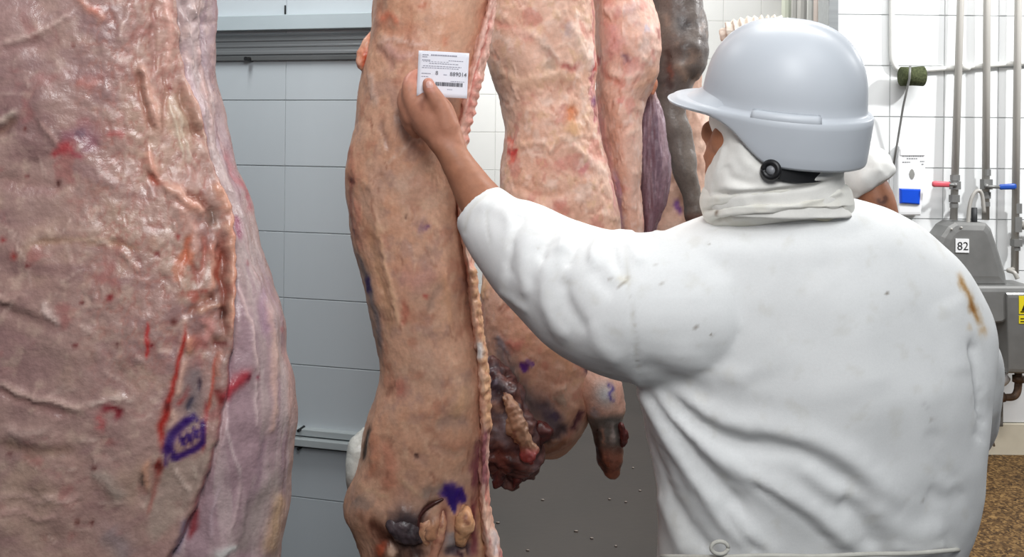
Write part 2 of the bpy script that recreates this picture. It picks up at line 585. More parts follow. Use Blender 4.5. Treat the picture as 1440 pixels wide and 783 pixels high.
# cream skirting under the tiles
bm = bmesh.new(); add_box(bm, ((s_edges[0] + s_edges[-1]) / 2, 0.0, z_sk / 2), (s_edges[-1] - s_edges[0], 0.03, z_sk - 0.004), 0.004)
sk = link('baseboard_right', bm_mesh(bm), mat('cream_skirting', (214, 206, 186), 0.4, var=0.05)); sk.matrix_world = WR.matrix(); tag(sk, kind='structure')
# steel door post at the wall's end
bm = bmesh.new(); add_box(bm, (s_left - 0.022, 0.06, 1.6), (0.05, 0.17, 3.2), 0.004)
po = link('trim_1', bm_mesh(bm), m_alu); po.matrix_world = WR.matrix(); tag(po, kind='structure')
# left wall: pale panels with protective rails
WL = Wall(*P(450, 234, 3.1)[:2], -0.257)
zl = [WL.sz(402, y)[1] for y in (141, 234, 325, 417, 511)]
dzl = (zl[0] - zl[-1]) / 4
zs = sorted(zl[0] + dzl * k for k in range(-7, 5))
zs = [z for z in zs if z > 0.05]; zs = [0.0] + zs
s402 = WL.sz(402, 140)[0]
dsl = dzl * 2.0
s_end = WL.sz(640, 200)[0]
s_edges = [s402 + dsl * k for k in range(-4, 2)] + [s_end]
wall_left = tile_wall('wall_left', WL, s_edges, zs, m_tile_grey, m_grout_l, gap=0.0028, proud=0.002, gap_s=.0006)

def rail(name, W, profile, y_px, s0, s1, material):
    """length of rail with a given section (lift from wall, height) following the wall"""
    bm = bmesh.new()
    for part in profile:
        (l0, l1, a, b) = part
        add_box(bm, ((s0 + s1) / 2, -(l0 + l1) / 2, (a + b) / 2), (s1 - s0, abs(l1 - l0), abs(b - a)), 0.002)
    o = link(name, bm_mesh(bm), material); o.matrix_world = W.matrix(); tag(o, kind='structure')
    return o

def zL(y): return WL.sz(402, y)[1]
S0, S1 = s402 - 1.6, s_end - 0.02
rail('trim_2', WL, [(0, .045, zL(23), zL(43.5))], 0, S0, S1, mat('pale_rail_panel', (184, 196, 200), 0.35, var=0.02))
t3 = rail('trim_3', WL, [(0, .012, zL(50), zL(80)), (0, .016, zL(54), zL(58)), (0, .0145, zL(63), zL(66.5)), (0, .018, zL(72), zL(77))], 0, S0, S1, m_alu)
rail('trim_4', WL, [(0, .02, zL(79), zL(85.5))], 0, S0, S1, mat('shaded_rail_edge', (92, 94, 94), 0.5))  # lower rail edge, the shade under it put into the grey
rail('trim_5', WL, [(0, .03, zL(597), zL(606)), (0, .05, zL(608), zL(618))], 0, S0, S1, mat('pale_rail_ledge', (178, 186, 187), 0.35, var=0.03))
rail('trim_6', WL, [(0, .015, zL(618), zL(625))], 0, S0, S1, mat('shaded_rail_edge', (92, 94, 94), 0.5))  # dark strip carries the shade beneath the ledge in its colour
def bolt(px, py, wall_obj, r=0.009):
    bm = bmesh.new()
    s, z = WL.sz(px, py)
    bmesh.ops.create_cone(bm, cap_ends=True, segments=8, radius1=r, radius2=r * .8, depth=0.05)
    bmesh.ops.rotate(bm, cent=(0, 0, 0), matrix=Matrix.Rotation(math.pi / 2, 3, 'X'), verts=bm.verts)
    bmesh.ops.translate(bm, vec=(s, -0.02, z), verts=bm.verts)
    link('bolt', bm_mesh(bm), m_dark, wall_obj)
bolt(355, 84, t3); bolt(428, 600, wall_left, .006); bolt(428, 625, wall_left, .007)
bm = bmesh.new(); s, z = WL.sz(402, 14); add_box(bm, (s, -.004, z), (.004, .006, .03)); link('clip', bm_mesh(bm), m_dark, wall_left)

# far room: white wall, floor
WF = Wall(0.0, 6.6, 0.0)
s_edges = [-1.2 + 0.27 * k for k in range(0, 18)]
zs = [0.27 * k for k in range(0, 12)]
wall_back = tile_wall('wall_back', WF, s_edges, zs, mat('white_far_tile', (242, 242, 239), 0.3, var=0.01), mat('far_joint', (214, 214, 210), 0.8), gap=0.003, proud=0.002)

bm = bmesh.new(); add_box(bm, (0.5, 3.0, -0.05), (7.5, 8.6, 0.1))
fl = link('floor', bm_mesh(bm), mat('wet_grey_floor', (42, 33, 28), 0.34, spec=0.35, var=0.12, vscale=2.2, bump=0.15, bscale=30)); tag(fl, kind='structure')
# coarse brown floor coating along the washing place
m, nt, b = nodes_of('brown_grit_floor')
tc = nt.nodes.new('ShaderNodeTexCoord')
n = nt.nodes.new('ShaderNodeTexVoronoi'); n.inputs['Scale'].default_value = 95
nt.links.new(tc.outputs['Object'], n.inputs['Vector'])
n2 = nt.nodes.new('ShaderNodeTexNoise'); n2.inputs['Scale'].default_value = 30; n2.inputs['Detail'].default_value = 6
nt.links.new(tc.outputs['Object'], n2.inputs['Vector'])
mx = nt.nodes.new('ShaderNodeMix'); mx.data_type = 'FLOAT'; mx.inputs['Factor'].default_value = 0.5
nt.links.new(n.outputs['Color'], mx.inputs['A']); nt.links.new(n2.outputs['Fac'], mx.inputs['B'])
r = nt.nodes.new('ShaderNodeValToRGB')
r.color_ramp.elements[0].position = 0.25; r.color_ramp.elements[0].color = lin4((44, 29, 14))
r.color_ramp.elements[1].position = 0.78; r.color_ramp.elements[1].color = lin4((140, 110, 68))
e = r.color_ramp.elements.new(0.5); e.color = lin4((88, 64, 36))
nt.links.new(mx.outputs['Result'], r.inputs['Fac']); nt.links.new(r.outputs['Color'], b.inputs['Base Color'])
b.inputs['Roughness'].default_value = 0.6
b.inputs['Specular IOR Level'].default_value = 0.2
bp = nt.nodes.new('ShaderNodeBump'); bp.inputs['Strength'].default_value = 0.5; bp.inputs['Distance'].default_value = 0.003
nt.links.new(n.outputs['Distance'], bp.inputs['Height']); nt.links.new(bp.outputs['Normal'], b.inputs['Normal'])
bm = bmesh.new(); add_box(bm, (2.9, 3.05, 0.002), (2.6, 3.5, 0.004))
g = link('floor_coating', bm_mesh(bm), m); tag(g, kind='structure')
# small pale scraps on the grey floor, wet glints modelled as solid blobs
scr = bmesh.new()
for px, py in [(857, 702), (810, 747), (832, 757), (763, 703), (880, 706), (742, 774), (866, 768), (900, 690), (890, 658), (700, 735)]:
    v = P(px, py, 1.0) - CAM; q = CAM + v * (-CAM[2] / v[2])
    add_ball(scr, (q[0], q[1], 0.002), (0.006 + .006 * random.random(), 0.006, 0.003), 1)
sc_ = link('scraps_and_glints', bm_mesh(scr, True), mat('pale_scrap_glint', (136, 124, 115), 0.4)); tag(sc_, 'small pale scraps and solid blobs for wet glints scattered over the dark wet floor behind the carcasses', 'scraps', kind='stuff')

# strip curtain in the far doorway
sc_t = empty('strip_curtain', tuple(P(1135, 190, 6.3) * np.array([1, 1, 0])))
tag(sc_t, 'translucent plastic strip curtain hanging above the white helmet beside the steel post', 'curtain')
m_strip = [mat('clear_strip_%s' % k, c, 0.15, spec=0.6, var=0.04, vscale=6, stretch=(1, 1, .2)) for k, c in (('green', (228, 232, 214)), ('grey', (214, 212, 206)), ('rose', (236, 220, 210)), ('milk', (240, 240, 234)))]
bx_ = sc_t.location
for k, px in enumerate((1104, 1115, 1126, 1137, 1149, 1160, 1171)):
    q = P(px, 190, 6.3)
    bm = bmesh.new()
    pts = [(-.033, 0), (-.012, -.008), (.012, -.008), (.033, 0), (.012, -.004), (-.012, -.004)]
    rings = []
    for z in (0.04, 0.9, 1.7, 2.75):
        rings.append([bm.verts.new((q[0] - bx_.x + a, (0.006 if k % 2 else 0) + b_, z)) for a, b_ in pts])
    for r0, r1 in zip(rings[:-1], rings[1:]):
        for i in range(6): bm.faces.new((r0[i], r0[(i+1) % 6], r1[(i+1) % 6], r1[i]))
    bm.faces.new(rings[0]); bm.faces.new(rings[-1])
    link('strip', bm_mesh(bm), m_strip[(0, 1, 1, 3, 2, 2, 1)[k]], sc_t)
bm = bmesh.new(); add_box(bm, (0.0, 0.02, 2.77), (0.42, 0.05, 0.06), .004); link('header_rail', bm_mesh(bm), m_alu, sc_t)

# ================================================================== WASHING PLACE
def world_at(px, py, lift): return WR.hit(px, py, lift)   # point at that distance in front of the tiles
def wtube(bm, pts, r, n=14):
    add_tube(bm, [Vector(p) for p in pts], r, n)
def fitting(bm, a, b, r, n=8):
    wtube(bm, [a, b], r, n)
LP = 0.064
def rpx(px): return px / F * 4.65
def pipe_run(name, top, bottom, r, label, group=None):
    root_z = world_at(*bottom, LP)
    root = empty(name, tuple(root_z)); tag(root, label, 'pipe')
    O = np.array(root_z)
    bm = bmesh.new()
    a = world_at(*top, LP); up = a + (a - O) / np.linalg.norm(a - O) * 0.5
    wtube(bm, [up - O, a - O, (0, 0, 0)], r, 16)
    link('tube', bm_mesh(bm, True), m_steel, root)
    # wall bracket near the top
    q = world_at(top[0], -45, LP) - O
    bm = bmesh.new()
    wtube(bm, [q + np.array([0, 0, .012]), q - np.array([0, 0, .012])], r * 1.35, 14)
    wtube(bm, [q, q - WR.n * (LP - .0075)], r * .5, 8)
    link('wall_bracket', bm_mesh(bm, True), m_steel_d, root)
    return root, O
def coupling(root, O, spots, r):
    for (px, y0, y1, k) in spots:
        bm = bmesh.new()
        wtube(bm, [world_at(px, y0, LP) - O, world_at(px, y1, LP) - O], r * k, 8)
        link('coupling', bm_mesh(bm), m_steel_d, root)

r1, O1 = pipe_run('water_pipe', (1351, 0), (1341, 309), rpx(5), 'left steel water pipe running down to a red lever valve')
coupling(r1, O1, [(1343, 246, 254, 1.35), (1343, 255, 266, 1.6), (1342, 274, 284, 1.5), (1341.5, 286, 292, 1.2)], rpx(5))
def lever(root, O, a, b, color, name):
    bm = bmesh.new()
    A = world_at(*a, LP + .045); B = world_at(*b, LP + .05)
    fr = Vector(B - A).normalized(); upv = Vector((0, 0, 1)); dp = fr.cross(upv)
    add_tube(bm, [Vector(A - O), Vector(A - O) + fr * .01, Vector(B - O) - fr * .01, Vector(B - O)], [rpx(2.0), rpx(3.8), rpx(4.2), rpx(3)], 12, (0.45, 1.0))
    l = link('valve_lever', bm_mesh(bm, True), color, root); tag(l, name)
    bm = bmesh.new()
    return l
red = mat('red_lever_sleeve', (212, 92, 104), 0.4); blue = mat('blue_lever_sleeve', (40, 84, 178), 0.4)
lever(r1, O1, (1337, 259.5), (1311, 258.5), red, 'red valve lever')
bm = bmesh.new(); wtube(bm, [world_at(1343, 260, LP) - O1, world_at(1343, 260, LP + .05) - O1], rpx(3)); wtube(bm, [world_at(1344, 260, LP + .045) - O1, world_at(1334, 259.5, LP + .045) - O1], rpx(2.2)); link('valve_stem', bm_mesh(bm, True), m_steel_d, r1)
r2, O2 = pipe_run('water_pipe', (1388, 0), (1386, 309), rpx(5), 'middle steel water pipe running down to a blue lever valve')
coupling(r2, O2, [(1387.5, 238, 247, 1.15), (1387, 252, 266, 1.7), (1386.5, 270, 279, 1.3), (1386, 284, 290, 1.2)], rpx(5))
lever(r2, O2, (1404, 263), (1429, 262), blue, 'blue valve lever')
bm = bmesh.new(); wtube(bm, [world_at(1387, 260, LP) - O2, world_at(1387, 262, LP + .05) - O2], rpx(3)); wtube(bm, [world_at(1387, 262, LP + .045) - O2, world_at(1405, 263, LP + .045) - O2], rpx(2.4)); link('valve_stem', bm_mesh(bm, True), m_steel_d, r2)
r3, O3 = pipe_run('water_pipe', (1432, 0), (1427, 384), rpx(5), 'rightmost steel water pipe with a branch tee, continuing below the blue lever')
coupling(r3, O3, [(1430.5, 286, 300, 1.25), (1430, 305, 326, 1.35), (1429, 336, 346, 1.6), (1428.5, 347, 352, 1.2)], rpx(5))
bm = bmesh.new(); wtube(bm, [world_at(1430, 317, LP) - O3, world_at(1470, 318, LP) - O3], rpx(3.6)); wtube(bm, [world_at(1437, 317, LP) - O3, world_at(1443, 317, LP) - O3], rpx(6), 8); link('branch', bm_mesh(bm, True), m_steel, r3)
bm = bmesh.new(); S = spline([tuple(world_at(1427, 378, LP) - O3), tuple(world_at(1418, 380, LP + .03) - O3), tuple(world_at(1426, 383, LP + .06) - O3), tuple(world_at(1431, 392, LP + .07) - O3)], 6)
wtube(bm, list(S), rpx(3)); link('hose_end', bm_mesh(bm, True), m_steel, r3)

# white conduit with its elbow
c0 = world_at(1253, 100, 0.0)
cr = empty('conduit', tuple(c0)); tag(cr, 'white electric conduit bent along the white tiles behind the pipes', 'conduit')
bm = bmesh.new()
L = 0.026
S = spline([tuple(world_at(1254, -40, L) - c0), tuple(world_at(1254, 30, L) - c0), tuple(world_at(1254, 74, L) - c0), tuple(world_at(1256, 88, L) - c0), tuple(world_at(1263, 97, L) - c0), tuple(world_at(1278, 99, L) - c0), tuple(world_at(1345, 95, L) - c0), tuple(world_at(1440, 88, L) - c0), tuple(world_at(1520, 83, L) - c0)], 5)
wtube(bm, list(S), rpx(3.6)); link('tube', bm_mesh(bm, True), m_conduit, cr)
bm = bmesh.new(); wtube(bm, [world_at(1353, 95, L) - c0, world_at(1363, 94, L) - c0], rpx(5)); link('saddle_clip', bm_mesh(bm, True), m_conduit, cr)
# green scouring roll on the conduit
g0 = world_at(1281, 107, 0.092)
bm = bmesh.new()
A = world_at(1266, 107.5, .092) - g0; B = world_at(1299, 107, .092) - g0
d_ = (B - A)
add_tube(bm, [Vector(A), Vector(A + d_ * .04), Vector(A + d_ * .5), Vector(A + d_ * .96), Vector(B)], [rpx(10), rpx(13.5), rpx(13), rpx(14), rpx(11)], 24)
me = bm_mesh(bm, True)
go = link('scouring_roll', me, mat('green_scouring_fibre', (76, 82, 56), 0.9, spec=.2, var=.25, vscale=90, bump=.9, bscale=260)); go.location = g0
tag(go, 'small dark green fibrous roll hung on the white conduit bend', 'roll')
# thin rod hanging from it
h0 = world_at(1262, 190, .07)
bm = bmesh.new(); wtube(bm, [world_at(1280, 92, .153) - h0, world_at(1279, 110, .153) - h0, world_at(1270, 150, .09) - h0, world_at(1262, 200, .05) - h0, world_at(1255, 240, .03) - h0], rpx(1.6), 8)
ro = link('hanging_rod', bm_mesh(bm, True), mat('grey_rod', (132, 132, 130), .4, metal=.2)); ro.location = h0; tag(ro, 'thin grey rod hanging from the green roll down beside the dispenser', 'rod')

# soap dispenser
d0 = world_at(1282, 304, 0)
ds = empty('soap_dispenser', tuple(d0)); tag(ds, 'white wall soap dispenser with a blue push button', 'dispenser')
RW = WR.matrix().to_3x3()
def wbox(bm, px0, py0, px1, py1, l0, l1, O, bevel=0.0):
    s0, z1 = WR.sz(px0, py0); s1, z0 = WR.sz(px1, py1)
    c = WR.at((s0 + s1) / 2, (z0 + z1) / 2, (l0 + l1) / 2) - O
    v = add_box(bm, (0, 0, 0), (abs(s1 - s0), abs(l1 - l0), abs(z1 - z0)), bevel)
    bmesh.ops.rotate(bm, cent=(0, 0, 0), matrix=RW, verts=v)
    bmesh.ops.translate(bm, vec=Vector(c), verts=v)
    return v
def warp_prism(bm, outline, l0, l1, O, inset=0.006):
    """outline of (px, py) on the wall, pulled out from lift l0 to l1 with a rounded front edge"""
    rings = []
    cx = np.mean([p[0] for p in outline]); cy = np.mean([p[1] for p in outline])
    for (l, k) in ((l0, 0), (l1 - inset, 0), (l1 - inset * .3, .35), (l1, 1.0)):
        kk = 1 - k * inset / 0.07
        rings.append([bm.verts.new(Vector(WR.hit(cx + (p[0] - cx) * kk, cy + (p[1] - cy) * kk, l1) + WR.n * (l - l1) - O)) for p in outline])
    n_ = len(outline)
    for a, b in zip(rings[:-1], rings[1:]):
        for i in range(n_): bm.faces.new((a[i], a[(i+1) % n_], b[(i+1) % n_], b[i]))
    bm.faces.new(rings[0]); bm.faces.new(rings[-1])
bm = bmesh.new()
warp_prism(bm, [(1264, 303), (1262, 290), (1263, 225), (1265, 206), (1270, 202.5), (1295, 203.5), (1301, 209), (1303, 222), (1301, 250), (1297, 290), (1295, 303)], .006, .06, d0)
link('housing', bm_mesh(bm), m_white_pl, ds)
bm = bmesh.new(); warp_prism(bm, [(1266, 219), (1265.5, 210), (1270, 204), (1295, 205), (1300, 211), (1301.5, 219)], .05, .064, d0)
link('lid', bm_mesh(bm), m_white_pl, ds)
bm = bmesh.new(); warp_prism(bm, [(1266.5, 286), (1266, 265), (1296, 266), (1294.5, 288)], .05, .074, d0, .012)
b_ = link('push_button', bm_mesh(bm), mat('blue_button', (28, 82, 214), .25, var=.05), ds); tag(b_, 'blue push button')
bm = bmesh.new(); warp_prism(bm, [(1282.5 + 4 * math.cos(q) * (1 - .25 * abs(math.sin(q))), 245 + 7.5 * math.sin(q)) for q in np.linspace(0, 2 * math.pi, 14, endpoint=False)], .055, .062, d0, .002)
link('sight_window', bm_mesh(bm), mat('grey_window', (150, 150, 146), .2), ds)
bm = bmesh.new()
for (x0, x1, y) in ((1269, 1299, 219.5), (1275, 1290, 223), (1269, 1280, 228), (1294, 1300, 227), (1296, 1299, 231)):
    xx = x0
    while xx < x1:
        ln = random.uniform(1.2, 3.2)
        p = [WR.hit(a, b2, .0612) - d0 for a, b2 in ((xx, y - .8), (min(xx + ln, x1), y - .8), (min(xx + ln, x1), y + .8), (xx, y + .8))]
        bm.faces.new([bm.verts.new(Vector(v)) for v in p]); xx += ln + .8
link('print', bm_mesh(bm), mat('grey_print', (140, 142, 144), .5), ds)

# steel washing place: hood with number plate, bowl, panel, drain
k0 = world_at(1375, 520, .15)
kr = empty('wash_basin', tuple(k0)); tag(kr, 'grey steel wash basin with rounded hood numbered 82 behind the worker\'s shoulder', 'basin')
bm = bmesh.new(); warp_prism(bm, [(1318, 404), (1322, 345), (1326, 333), (1336, 319), (1346, 313), (1389, 314), (1396, 322), (1406, 352), (1416, 385), (1419, 404)], .005, .16, k0, .02)
link('hood', bm_mesh(bm), m_steel_d, kr)
for a, b2 in ((1338, 322), (1352, 320)):
    bm = bmesh.new(); add_ball(bm, Vector(world_at(a, b2, .16) - k0), rpx(1.8), 2); link('rivet', bm_mesh(bm, True), m_steel, kr)
bm = bmesh.new(); warp_prism(bm, [(1310, 447), (1310, 403), (1455, 403), (1455, 449), (1420, 450), (1412, 454), (1390, 456), (1350, 456)], .008, .215, k0, .014)
link('bowl', bm_mesh(bm), m_steel_d, kr)
bm = bmesh.new(); warp_prism(bm, [(1418, 525), (1416, 412), (1460, 412), (1460, 526)], .008, .23, k0, .008)
link('front_panel', bm_mesh(bm), mat('grey_steel_panel', (140, 140, 138), .4, metal=.5, var=.05, vscale=14), kr)
bm = bmesh.new(); warp_prism(bm, [(1396, 600), (1396, 455), (1411, 455), (1411, 600)], .008, .08, k0, .004)
link('column', bm_mesh(bm), mat('dark_steel_column', (128, 128, 126), .4, metal=.5, var=.08, vscale=20), kr)
# number plate
bm = bmesh.new(); warp_prism(bm, [(1344, 355), (1344, 335.5), (1363, 336), (1363, 355.5)], .158, .165, k0, .001)
pl = link('number_plate', bm_mesh(bm), m_white_pl, kr)
bm = bmesh.new(); text_bm(bm, '82', WR.hit(1345.8, 351.4, .1662) - k0, WR.t, (0, 0, 1), rpx(16)); 
pt = link('digits', bm_mesh(bm), mat('black_print', (20, 20, 22), .5), pl)
# yellow warning labels
for (y0, y1) in ((416, 441.5), (443.5, 455)):
    bm = bmesh.new(); warp_prism(bm, [(1433, y1), (1433, y0), (1452, y0), (1452, y1)], .229, .2325, k0, .0005)
    yl = link('warning_label', bm_mesh(bm), mat('yellow_label', (232, 214, 40), .45, var=.03), kr); tag(yl, 'yellow warning label')
    bm = bmesh.new()
    if y0 < 420:
        for p3 in ([(1436.5, 437), (1443, 421), (1449.5, 437)],):
            o_ = [WR.hit(*q, .2333) - k0 for q in p3]; bm.faces.new([bm.verts.new(Vector(v)) for v in o_])
    for j in range(2):
        yy = y0 + (y1 - y0) * (.88 if y0 < 420 else (.4 + .35 * j))
        o_ = [WR.hit(*q, .2332) - k0 for q in ((1435, yy - .8), (1450, yy - .8), (1450, yy + .8), (1435, yy + .8))]
        bm.faces.new([bm.verts.new(Vector(v)) for v in o_])
    link('print', bm_mesh(bm), MATS['black_print'], yl)
# hose arch behind the hood
bm = bmesh.new(); S = spline([tuple(world_at(1361, 318, .1) - k0), tuple(world_at(1363, 292, .1) - k0), tuple(world_at(1368, 275, .1) - k0), tuple(world_at(1375, 268, .1) - k0), tuple(world_at(1381, 274, .1) - k0), tuple(world_at(1384, 300, .1) - k0)], 6)
wtube(bm, list(S), rpx(2.6)); link('hose', bm_mesh(bm, True), m_steel, kr)
bm = bmesh.new(); wtube(bm, [world_at(1370, 318, .09) - k0, world_at(1370, 292, .09) - k0], rpx(4)); link('hose_nipple', bm_mesh(bm, True), mat('dark_rubber', (48, 50, 52), .6), kr)
# rusty drain elbow
bm = bmesh.new(); S = spline([tuple(world_at(1432, 524, .12) - k0), tuple(world_at(1432, 540, .12) - k0), tuple(world_at(1430, 552, .12) - k0), tuple(world_at(1424, 558, .12) - k0), tuple(world_at(1410, 558.5, .12) - k0), tuple(world_at(1396, 558, .12) - k0)], 5)
m_rust = mat('brown_drain_pipe', (104, 82, 66), .5, metal=.2, var=.2, vscale=40)
wtube(bm, list(S), rpx(5)); wtube(bm, [world_at(1432, 528, .12) - k0, world_at(1432, 537, .12) - k0], rpx(8), 8); wtube(bm, [world_at(1412, 558.5, .12) - k0, world_at(1405, 558.2, .12) - k0], rpx(7), 8)
link('drain_elbow', bm_mesh(bm, True), m_rust, kr)
bm = bmesh.new(); wtube(bm, [world_at(1394, 532, .13) - k0, world_at(1408, 532, .13) - k0, world_at(1413, 537, .13) - k0], [rpx(12), rpx(12), rpx(9)]); link('white_trap', bm_mesh(bm, True), m_white_pl, kr)
bm = bmesh.new(); add_tube(bm, [Vector(world_at(1388, 575, .12) - k0), Vector(world_at(1391, 600, .12) - k0), Vector(world_at(1398, 627, .1) - k0)], rpx(1.6), 8); link('thin_hose', bm_mesh(bm, True), m_steel, kr)
# ================================================================== CARCASSES
m_meat = painted('raw_meat', rough=.42, spec=.5, var=.1, vscale=150, bump=.45, bscale=170, bdist=.002, rvar=.16, sss=0)
m_steelhook = m_steel

def part(name, me, base, parent, seed, fn=None, material=None):
    S_ = Surf(me, base, seed)
    if fn: fn(S_)
    S_.done()
    return link(name, me, material or m_meat, parent)

# ---------------- foreground side
fr_rows = [(-420, -150, 150), (-330, -230, 225), (-200, -300, 270), (-100, -330, 280), (0, -345, 292), (60, -345, 295), (100, -345, 298), (150, -345, 306), (200, -345, 319), (250, -345, 333), (300, -345, 348),
           (350, -345, 363), (400, -345, 379), (450, -345, 393), (500, -345, 402), (550, -345, 411), (600, -345, 411), (650, -345, 408), (700, -345, 403), (750, -340, 398), (783, -335, 394), (860, -320, 380), (980, -280, 340), (1120, -200, 280), (1250, -80, 180)]
me = loft(fr_rows, 1.14, [(-420, .04), (-200, .1), (0, .12), (783, .12), (1250, .05)], .12, 420, 400, ex=(.92, .72), frontfrac=.82)
BL = [(-60, 240), (0, 244), (60, 250), (95, 255), (140, 268), (180, 283), (215, 292), (240, 299), (270, 312), (300, 319), (340, 323), (400, 327), (450, 328), (500, 324), (560, 316), (600, 309), (650, 297), (700, 280), (740, 262), (783, 240), (900, 190)]
def paint_front(s):
    s.hs = .6
    rs = np.random.RandomState(11)
    B = np.array(BL, float)
    xb = np.interp(s.y, B[:, 0], B[:, 1])
    e = s.x + 4 * s.wx - xb
    flank = sstep(e, -2, 3)
    fat = 1 - flank
    V = s.V
    # base colours of the fat cover: greyish rose with creamier and redder drifts
    s.mottle((176, 138, 128), 9, -.2, .5, .8, off=1)
    s.mottle((190, 158, 138), 14, .0, .6, .7, off=2, stretch=(1, 1, .7))
    s.mottle((158, 120, 118), 7, .05, .6, .6, off=3)
    s.mottle((150, 112, 112), 30, .15, .7, .5, off=4, stretch=(.6, 1, 1.2))
    s.mottle((128, 92, 92), 15, .2, .7, .55, off=6, stretch=(.7, 1, 1.3), mask=fat)
    s.mottle((206, 184, 156), 12, .1, .6, .5, off=7, mask=fat * np.exp(-((s.x - 215) / 45)**2 - ((s.y - 190) / 110)**2))
    s.mottle((168, 96, 92), 22, .3, .7, .5, off=8, mask=fat)
    s.mottle((208, 178, 160), 55, .2, .7, .55, off=5, mask=fat)
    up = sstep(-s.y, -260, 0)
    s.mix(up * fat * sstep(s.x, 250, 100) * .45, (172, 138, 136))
    s.mix(sstep(s.x, 130, 240) * sstep(s.y, 430, 150) * fat * .4, (226, 180, 158))  # upper right lightened, light from the right put into the colour
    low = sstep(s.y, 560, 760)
    s.mix(low * fat * .30, (160, 130, 118))  # lower end darkened in the colour, following the overhead light's falloff
    # relief of the fat cover
    s.relief(11, .006, 3, off=1)
    s.relief(38, .0013, 4, stretch=(1, 1, .8), off=3, mask=fat)
    lump = fat * sstep(s.x, 80, 170) * sstep(s.y, 640, 380)
    s.relief(95, .0010, 3, off=5, mask=fat * .3 + lump * .9)
    f = s.fbm(70, 3, (1, 1, .8), 8.0)
    s.h += -.0010 * np.maximum(0, .25 - np.abs(f)) * 4 * lump
    s.mix(np.maximum(0, .22 - np.abs(f)) * 3 * lump, (172, 112, 100))
    # long horizontal shallow creases with pale connective strands
    for (pts, wd, h, c, a) in [
        ([(0, 66), (40, 52), (70, 40), (110, 18)], 3.2, .004, (222, 190, 178), .75),
        ([(0, 62), (30, 70), (60, 62), (90, 54)], 9, -.003, (150, 108, 106), .4),
        ([(-10, 172), (15, 168), (30, 158)], 5, .004, (218, 196, 180), .8),
        ([(-10, 190), (10, 182), (30, 166)], 6, -.006, (132, 96, 78), .55),
        ([(60, 168), (75, 190), (85, 208)], 3, .003, (222, 180, 168), .6),
        ([(0, 414), (10, 420), (22, 417)], 4, .005, (222, 184, 170), .7),
        ([(-5, 428), (25, 436), (50, 448), (80, 456), (95, 462)], 8, -.005, (140, 104, 98), .5),
        ([(66, 420), (74, 440), (88, 455)], 4, .004, (226, 200, 190), .8),
        ([(-5, 532), (25, 545), (55, 557), (85, 563), (110, 571), (128, 567)], 4.6, .005, (226, 192, 178), .85),
        ([(-5, 545), (30, 557), (70, 570), (110, 582)], 6, -.005, (138, 98, 90), .5),
        ([(128, 567), (150, 560), (170, 556), (195, 556)], 3, .004, (232, 206, 192), .75),
        ([(0, 620), (40, 628), (75, 632), (110, 628)], 8, -.005, (132, 102, 84), .5),
        ([(40, 345), (90, 336), (150, 341), (200, 350)], 4, -.0035, (160, 120, 92), .5),
        ([(100, 334), (140, 338), (165, 346)], 3, .003, (224, 190, 168), .6),
        ([(170, 350), (185, 366), (200, 380)], 3, .003, (222, 182, 166), .5),
        ([(0, 255), (30, 258), (70, 262), (100, 268)], 9, -.004, (158, 116, 108), .4),
        ([(0, 700), (30, 690), (60, 700), (90, 690)], 3, .003, (214, 176, 166), .5),
        ([(0, 718), (30, 712), (60, 726), (90, 720)], 3, .003, (206, 164, 156), .5),
        ([(60, 690), (90, 700), (120, 692)], 2.5, .003, (214, 180, 170), .5),
        ([(130, 660), (150, 664), (165, 680), (175, 700)], 9, .003, (172, 158, 146), .6),
        ([(150, 740), (170, 760), (180, 783)], 16, .0, (132, 122, 128), .5),
        ([(75, 600), (40, 606), (15, 600)], 6, .004, (206, 178, 166), .5),
    ]:
        s.stroke(pts, wd, c, a, h, wob=4)
    # random fine strands, mostly along the body wall
    for k in range(150):
        x0 = rs.uniform(-60, 260); y0 = rs.uniform(-20, 783)
        an = rs.normal(0.25, .5) if y0 > 380 else rs.normal(.9, .7)
        ln = rs.uniform(12, 42)
        p = [(x0, y0), (x0 + ln * .5 * math.cos(an) + rs.normal(0, 2), y0 + ln * .5 * math.sin(an)), (x0 + ln * math.cos(an), y0 + ln * math.sin(an) + rs.normal(0, 3))]
        if np.interp(p[2][1], B[:, 0], B[:, 1]) < p[2][0] + 8: continue
        up_ = rs.rand() < .6
        s.stroke(p, rs.uniform(1.4, 2.8), (226, 196, 182) if up_ else (150, 104, 100), rs.uniform(.25, .55), .0013 if up_ else -.0012, wob=3)
    # bruised patch
    s.stroke([(92, 200), (112, 190), (130, 200), (120, 214)], [10, 18, 14, 8], (150, 96, 108), .75, -.002, wob=7)
    s.stroke([(78, 220), (92, 212), (104, 204)], [5, 8, 6], (178, 62, 66), .85, -.001, wob=5)
    s.stroke([(100, 212), (118, 222)], 5, (168, 56, 70), .6, wob=5)
    s.stroke([(112, 186), (124, 194)], 7, (112, 86, 100), .7, wob=6)
    s.stroke([(112, 116), (128, 122), (140, 110)], 8, (200, 120, 106), .6, .001, wob=5)
    s.stroke([(150, 190), (176, 190)], 4, (186, 86, 84), .6, wob=4)
